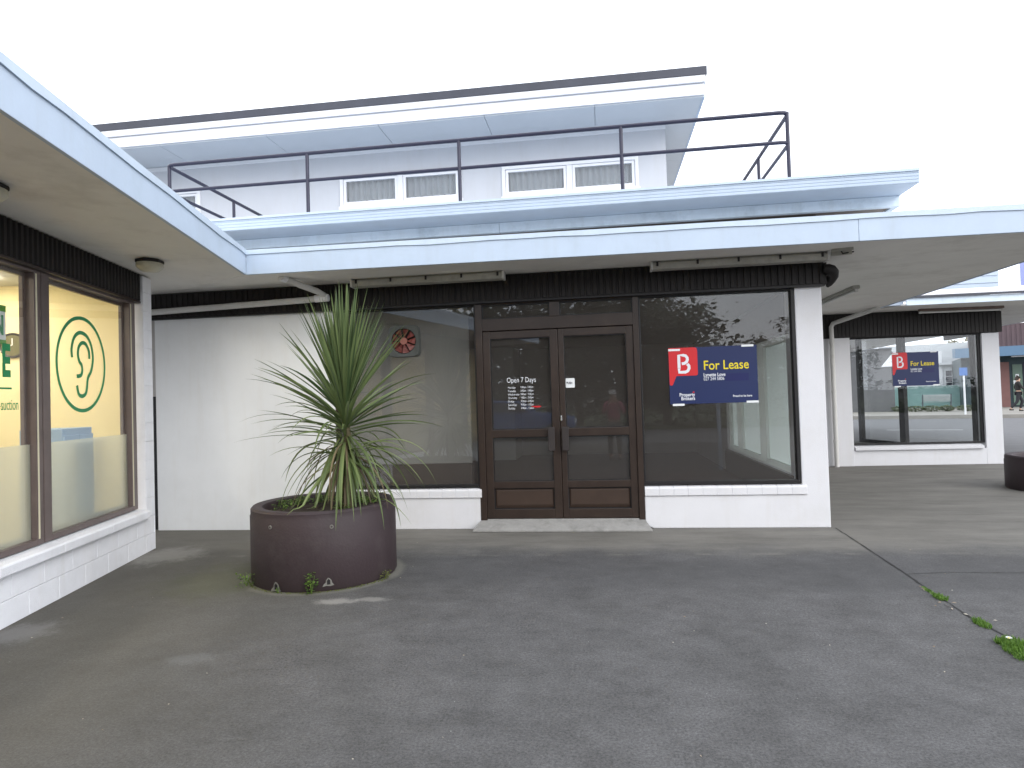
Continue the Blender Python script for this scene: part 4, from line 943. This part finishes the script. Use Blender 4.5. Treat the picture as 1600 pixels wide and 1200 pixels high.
# ================================================================== STREET BEYOND THE NEIGHBOUR SHOP
def FL(u, v, z=0): return Vector(F(u, v, z))
FR = R(-22)
def far(name, u, v, label, cat, z=.17, group=None): return empty(name, FL(u, v, z), FR, label, cat, group)
o = far('teal_wall', 0, 47.6, 'long pale teal garden wall behind the bench across the road', 'wall')
g = MB(); g.box(-1.2, 4.0, 0, .15, 0, 1.28); g.build('wall_face', paint('teal_render', (.25,.42,.40), .7, .06, 1), o)
g = MB(); g.box(-1.25, 4.05, -.03, .18, 1.281, 1.33); g.build('coping', paint('teal_coping', (.35,.5,.48), .7), o)
o = far('white_house', 3.0, 52, 'low white house with grey roof seen over the teal wall', 'house')
g = MB(); g.box(-3, 6.0, 0, 6, 0, 2.75); g.build('wall', M['wood'], o)
g = MB(); g.prismx([(-.5,2.7),(3,4.3),(6.5,2.7)], -3.3, 6.3); g.build('roof', paint('grey_tile', (.30,.31,.32), .7, .12, 2), o)
g = MB(); g.box(.0,.35,-.2,.1,0,3.6); g.build('corner_post', M['wood'], o)
for u in (.5, 1.55):
    g = MB(); g.frame(u, u+.42, 1.1, 2.35, .04, -.05, 0); g.box(u+.04,u+.38,-.05,0,1.5,1.53); g.box(u+.04,u+.38,-.05,0,1.92,1.95); w = g.build('window', M['wood'], o)
    g = MB(); g.box(u+.03, u+.39, -.02, -.01, 1.13, 2.32); g.build('pane', M['ink'], w)
o = far('gabled_house', -2.6, 41, 'dark grey gabled house behind the hedge, left part of the neighbour window view', 'house')
g = MB(); g.prismy([(-3,0),(3.05,0),(3.05,3.2),(2.9,3.4),(-3,3.4)], 0, 5); g.build('wall', paint('dark_cladding', (.12,.12,.125), .7, .08, 2), o)
g = MB(); g.prismy([(2.45,2.45),(3.0,2.45),(3.0,3.15)], -.06, -.01); g.build('gable_panel', M['wood'], o)
g = MB(); g.prismy([(-3.2,3.41),(3.0,3.41),(3.0,3.47),(-3.2,3.47)], -.2, 5.2); g.build('roof', M['roofdark'], o)
def bush(loc, rx, ry, rz, n, s, label, name, cat, mat, seed, group=None):
    random.seed(seed); o = empty(name, loc, FR, label, cat, group); g = MB()
    for _ in range(n):
        v = Vector((random.gauss(0,1),random.gauss(0,1),random.gauss(0,1))).normalized()*random.uniform(.75,1.04)
        leaflets(g, (v.x*rx, v.y*ry, rz+v.z*rz), .03, 1, s, .03)
    g.build('foliage', mat, o); g = MB(); g.tube([(0,0,-.05),(0,0,rz)], .03, 6); g.build('stem', M['soil'], o); return o
M['hedge'] = leafmat('hedge_leaf', (.02,.045,.015), (.07,.12,.035), .6, .15)
bush(FL(-.5, 42, .17), .62, .5, .42, 1800, .05, 'rounded clipped green bush across the road left of the bench', 'bush', 'bush', M['hedge'], 1)
for i, (u, v, rx) in enumerate(((.65,40.5,.4),(1.35,40.3,.5),(2.05,40.2,.45),(2.75,40.4,.35),(3.6,40.2,.5))):
    bush(FL(u, v, .17), rx, .3, .15, 500, .05, ['low flowering shrub first from the clipped bush','low shrub second from the clipped bush in the verge bed','low shrub directly in front of the bench','low shrub right of centre in front of the bench','low shrub beside the white street pole'][i], 'shrub', 'shrub', leafmat('shrub_leaf', (.04,.07,.03), (.16,.18,.08), .6, .15), 10+i, 'low shrubs in the far verge bed')
o = far('bench', 2.45, 43, 'slatted grey park bench seen through the glazed neighbour shop', 'bench')
MT_ = paint('bench_metal', (.10,.12,.14), .5); MS = paint('bench_slat', (.36,.38,.38), .5)
g = MB()
for k in range(4): g.box(-.62,.62,-.06+k*.1,.02+k*.1,.42,.45)
g.build('seat', MS, o); g = MB()
for k in range(4): g.box(-.62,.62,-.16-k*.03,-.13-k*.03,.50+k*.09,.575+k*.09)
g.build('backrest', MS, o)
for s in (-.66,.66):
    g = MB(); g.box(s-.03,s+.03,-.12,-.06,0,.45); g.box(s-.03,s+.03,.28,.34,0,.45); g.box(s-.03,s+.03,-.12,.34,.38,.42); g.prismx([(-.12,.42),(-.06,.42),(-.20,.86),(-.26,.86)], s-.03, s+.03); g.box(s-.03,s+.03,-.16,.34,.60,.64); g.build('bench_end', MT_, o)
o = far('street_pole', 3.13, 36, 'thin white pole with small blue sign across the road', 'sign')
g = MB(); g.tube([(0,0,-.1),(0,0,1.75)], .04, 10); g.build('pole', M['wood'], o); g = MB(); g.box(-.16,.14,-.03,.0,1.76,2.12); g.build('sign_plate', paint('sign_plate_blue', (.06,.18,.5), .4), o)
o = far('street_shop', 6, 46, 'brown and teal shop with blue awning across the road at the right picture edge', 'building')
g = MB(); g.box(-2.1, 14, .05, 8, 0, 2.9); g.build('shopfront_wall', paint('teal_shopfront', (.03,.055,.065), .5, .1, 1), o)
g = MB(); g.box(-1.0, 14, 0.0, 8, 2.95, 4.72); n = 0; x = -1.0
while x < 14: g.box(x, x+.12, -.025, 0, 2.96, 4.70); x += .22
g.build('upper_cladding', paint('plum_cladding', (.105,.07,.075), .6, .08, 2), o)
g = MB(); g.prismx([(-1.6,2.85),(-1.6,3.38),(0,3.45),(0,2.9)], -2.5, 14.2); g.build('awning', paint('awning_blue', (.10,.18,.28), .5, .05, 1), o)
g = MB(); g.box(.1,1.4,-1.2,-1.1,2.78,2.84); g.build('awning_light', M['wood'], o)
g = MB(); g.box(-.3,.12,-.1,.05,0,2.55); g.build('pillar', paint('terracotta_pillar', (.20,.10,.09), .6), o)
g = MB(); g.box(.28,.72,-.01,.05,.1,2.4); d = g.build('door', paint('sage_door', (.13,.19,.15), .5), o)
g = MB(); g.box(.40,.56,-.02,-.012,1.55,1.85); g.box(.3,.42,-.02,-.012,1.3,1.5); g.build('posted_notice', M['paper'], d)
g = MB(); g.box(.75, 3.4, -.01, .05, .5, 2.5); g.build('display_window', M['ink'], o)
o = far('sign_pylon', 4.75, 30, 'tall lilac-blue sign pylon above the neighbour roof at right picture edge', 'sign')
g = MB(); g.box(-.27, .6, 0, .2, 4.6, 6.2); g.build('panel', paint('lilac_panel', (.30,.34,.62), .5), o); g = MB(); g.box(.0,.2,.02,.18,-.15,4.6); g.build('post', M['wood'], o)

# ------------------------------------------------------------------ trees
def make_tree(loc, h, cr, label, seed, cat='tree', nleaf=2600, mat=None, base=.25, cone=False, group=None, ls=.13):
    random.seed(seed); o = empty('tree', loc, random.uniform(0,6), label, cat, group)
    g = MB(); th = h*.75; g.tube([(0,0,-.1),(.05,0,th*.3),(-.04,.05,th*.6),(0,0,th)], [h*.028,h*.022,h*.014,h*.005], 8)
    tips = []
    for k in range(22):
        z = h*(base+.6*k/22); a = k*2.4+random.uniform(-.3,.3); t = (z/h-base)/(1-base); rr = cr*((1-t)**.8 if cone else math.sin(math.pi*min(1,.18+.8*t))**.6)*random.uniform(.7,1.1)
        e = Vector((math.cos(a)*rr, math.sin(a)*rr, z+rr*random.uniform(.15,.4))); g.tube([(0,0,z*.92),tuple(Vector((e.x*.5,e.y*.5,z+.05*h*.3))),tuple(e)], [h*.007,h*.005,h*.002], 5)
        for q in (.45,.7,.95): tips.append((Vector((0,0,z*.95)).lerp(e, q), rr*.34))
    tips.append((Vector((0,0,h*.93)), cr*.3))
    g.build('trunk', paint('bark', (.07,.055,.04), .9, .3, 8), o); g = MB()
    for _ in range(nleaf):
        c, r = random.choice(tips); v = Vector((random.gauss(0,1),random.gauss(0,1),random.gauss(0,.7)))*r*.62
        leaflets(g, tuple(c+v), .02, 1, ls*random.uniform(.6,1.2), .02)
    g.build('crown', mat, o); return o
M['tree1'] = leafmat('dark_tree_leaf', (.012,.022,.010), (.045,.065,.025), .6, .15)
M['tree2'] = leafmat('tan_tree_leaf', (.10,.10,.04), (.24,.20,.09), .6, .15)
make_tree(FL(5.4, 60), 5.6, 1.9, 'yellowish tree above the blue awning, seen through the neighbour shop', 77, nleaf=1600, mat=M['tree2'], ls=.16)
spots = [(-13,-16,7),(-9.5,-17,8.5),(-6,-15.5,7),(-3.4,-16.5,8),(-1,-15.5,7.6),(1.4,-16.5,8),(3.0,-15.4,7.4),(9.6,-20,5.2),(12.5,-21,4.8),(16,-20,5)]
wh = ['first','second','third','fourth','fifth','sixth','seventh','eighth','ninth','tenth']
for i, (x, y, h) in enumerate(spots):
    make_tree((x, y, .1), h, h*.40, 'dark tree across the street behind the viewer, %s from its left end' % wh[i], 100+i, nleaf=5200, mat=M['tree1'], base=.10, group='trees across the street behind the viewer', ls=.20)
# hedge under those trees
g = MB(); random.seed(5)
for _ in range(9000):
    x = random.uniform(-22, 24); z = random.uniform(.05, 1.9); y = -14.6-random.random()*.8
    leaflets(g, (x,y,z), .03, 1, .14, .03)
tag(g.build('undergrowth', M['tree1']), kind='stuff')

# signpost beside the viewer (outside the frame, mirrored in the shop glass)
o = empty('signpost', (2.25, 2.0, 0), 0, 'slim pale post with a square blue sign, mirrored in the lease sign window', 'sign')
g = MB(); g.tube([(0,0,0),(0,0,2.42)], .035, 12); g.build('post', M['flash'], o, smooth=True)
g = MB(); g.box(-.12,.16,-.02,.0,2.02,2.42); g.build('sign_plate', paint('plate_blue', (.16,.24,.40), .5), o)

# ------------------------------------------------------------------ people
def skin_mesh(name, pts, edges, radii, mat, parent, sub=2):
    me = bpy.data.meshes.new(name); me.from_pydata(pts, edges, []); me.materials.append(mat)
    o = bpy.data.objects.new(name, me); col.objects.link(o); o.parent = parent
    o.modifiers.new('skin', 'SKIN'); 
    for i, r in enumerate(radii):
        d = me.skin_vertices[0].data[i] if me.skin_vertices else None
        if d: d.radius = (r if isinstance(r, tuple) else (r, r))
    if me.skin_vertices: me.skin_vertices[0].data[0].use_root = True
    s = o.modifiers.new('sub', 'SUBSURF'); s.levels = sub; s.render_levels = sub
    return o
def ensure_skin(me):
    bm = bmesh.new(); bm.from_mesh(me); bm.verts.layers.skin.verify(); bm.to_mesh(me); bm.free()
def skinned(name, pts, edges, radii, mat, parent):
    me = bpy.data.meshes.new(name); me.from_pydata([tuple(p) for p in pts], edges, []); ensure_skin(me)
    bm = bmesh.new(); bm.from_mesh(me); lay = bm.verts.layers.skin.verify(); bm.verts.ensure_lookup_table()
    for i, r in enumerate(radii): bm.verts[i][lay].radius = r if isinstance(r, tuple) else (r, r); bm.verts[i][lay].use_root = (i == 0)
    bm.to_mesh(me); bm.free(); me.materials.append(mat)
    o = bpy.data.objects.new(name, me); col.objects.link(o); o.parent = parent
    o.modifiers.new('skin', 'SKIN').use_smooth_shade = True; s = o.modifiers.new('sub', 'SUBSURF'); s.levels = 1; s.render_levels = 2
    return o
def person(loc, rz, h, label, arms, legs, cj, ct, ch, cs=(.45,.28,.2)):
    """arms: two (elbow, hand); legs: two (knee, ankle); figure faces +y, sizes for 1.7 m"""
    o = empty('person', loc, rz, label, 'person'); o.scale = (h/1.7,)*3
    sk = paint('skin', cs, .5, .05, 8); V = Vector
    pel = V((0,0,.93)); che = V((0,0,1.22)); neck = V((0,.0,1.44)); hd = V((0,.02,1.50)); top = V((0,.02,1.62))
    sh = [V((-.17,0,1.38)), V((.17,0,1.38))]; hp = [V((-.09,0,.88)), V((.09,0,.88))]
    pts = [pel, che, neck, hd, top]; rad = [(.11,.09),(.12,.09),.05,(.075,.085),(.07,.08)]; ed = [(0,1),(1,2),(2,3),(3,4)]
    for i in (0, 1):
        e, w = V(arms[i][0]), V(arms[i][1]); n = len(pts); pts += [sh[i], e, w]; rad += [.045,.036,.026]; ed += [(2,n),(n,n+1),(n+1,n+2)]
        d = (w-e).normalized(); sd_ = d.cross(V((0,0,1))).normalized() if abs(d.z) < .95 else V((0,1,0)); m = n+3
        pts.append(w+d*.05); rad.append((.03,.018)); ed.append((n+2, m))
        for k in range(4):
            q = len(pts); pts += [w+d*.10+sd_*(k-1.5)*.018, w+d*(.15-.008*abs(k-1.5))+sd_*(k-1.5)*.02+V((0,0,-.012))]; rad += [.0085,.007]; ed += [(m,q),(q,q+1)]
        q = len(pts); pts.append(w+d*.07+sd_*.045*(1 if i == 0 else -1)); rad.append(.009); ed.append((n+2,q))
    for i in (0, 1):
        k, a = V(legs[i][0]), V(legs[i][1]); n = len(pts); pts += [hp[i], k, a, a+V((0,.10,-.05))]; rad += [.075,.052,.036,.03]; ed += [(0,n),(n,n+1),(n+1,n+2),(n+2,n+3)]
    skinned('body', pts, ed, rad, sk, o)
    pts = [che, V((0,0,.98)), V((0,0,1.40))]; rad = [(.165,.125),(.155,.12),(.10,.08)]; ed = [(0,1),(0,2)]
    for i in (0, 1):
        e, w = V(arms[i][0]), V(arms[i][1]); n = len(pts); pts += [sh[i], e, e.lerp(w,.88)]; rad += [.068,.054,.042]; ed += [(2,n),(n,n+1),(n+1,n+2)]
    skinned('jacket', pts, ed, rad, paint('jacket', cj, .8, .15, 6), o)
    pts = [V((0,0,.95))]; rad = [(.14,.11)]; ed = []
    for i in (0, 1):
        k, a = V(legs[i][0]), V(legs[i][1]); n = len(pts); pts += [hp[i], k, k.lerp(a,.9)]; rad += [.092,.068,.056]; ed += [(0,n),(n,n+1),(n+1,n+2)]
    skinned('trousers', pts, ed, rad, paint('trousers', ct, .85, .15, 6), o)
    for i in (0, 1):
        a = V(legs[i][1]); skinned('shoe', [a+V((0,.02,-.045)), a+V((0,-.04,-.04)), a+V((0,.15,-.055))], [(0,1),(0,2)], [.042,.04,(.036,.03)], paint('shoe', (.03,.03,.03), .5), o)
    skinned('hair', [V((0,-.02,1.60)), V((0,-.045,1.54)), V((0,.03,1.655)), V((0,-.05,1.47))], [(0,1),(0,2),(1,3)], [(.092,.09),(.088,.07),(.075,.05),(.07,.035)], paint('hair', ch, .7, .2, 30), o)
    g = MB()
    for s in (-1,1): g.lathe([(0,-.008),(.009,0),(0,.008)], c=(s*.03,.105,1.555), n=10)
    g.build('eye', M['ink'], o); g = MB(); g.add([(-.012,.10,1.52),(.012,.10,1.52),(0,.13,1.518),(0,.102,1.56)], [(0,1,2),(0,2,3),(1,3,2),(0,3,1)]); g.build('nose', sk, o)
    g = MB(); g.box(-.022,.022,.098,.106,1.487,1.495); g.build('mouth', paint('lips', (.35,.12,.1), .5), o)
    return o
person((.28,-.42,0), 0, 1.62, 'grey-haired person in a pink jacket taking the photo, mirrored in the right door', [((-.26,.10,1.16),(-.09,.27,1.46)), ((.26,.10,1.16),(.09,.27,1.46))],
       [((-.10,.02,.49),(-.11,0,.09)), ((.10,.02,.49),(.11,0,.09))], (.42,.06,.13), (.05,.05,.06), (.45,.43,.40))
pc = FL(5.36, 38.0, .17)
person(tuple(pc), FR-R(90), 1.68, 'person in dark clothes walking along the footpath by the teal shop', [((-.22,-.10,1.14),(-.20,.10,.98)), ((.22,.12,1.14),(.20,.30,1.02))],
       [((-.09,.16,.50),(-.09,.05,.12)), ((.09,-.06,.48),(.09,-.34,.16))], (.02,.018,.018), (.025,.025,.03), (.03,.02,.015))
# parked blue car on the street behind the viewer (mirrored in the left door)
car = empty('parked_car', (-2.9, -7.9, 0), R(90), 'blue hatchback parked on the street behind the viewer', 'car')
g = MB(); prof = [(-2.0,.30),(-2.02,.62),(-1.95,.82),(-1.2,.92),(-.55,1.02),(-.1,1.42),(1.1,1.46),(1.75,1.05),(1.98,.95),(2.0,.45),(1.95,.28)]
g.prismx(prof, -.82, .82); g.build('body', paint('car_blue', (.03,.10,.32), .25, .03), car, bev=.06)
g = MB(); g.prismx([(-.42,1.03),(-.08,1.36),(1.05,1.39),(1.5,1.06)], -.825, .825); g.build('side_window', M['ink'], car)
for x in (-.72,.72):
    for y in (-1.25,1.25):
        g = MB(); g.tube([(x-.1,y,.31),(x+.1,y,.31)], .31, 20); w = g.build('wheel', M['black'], car); g = MB(); g.tube([(x-.105,y,.31),(x+.105,y,.31)], .19, 16); g.build('rim', M['steel'], w)
for s in (-.6,.6):
    g = MB(); g.box(s-.14,s+.14,-2.035,-2.0,.64,.76); g.build('headlight', M['paper'], car)
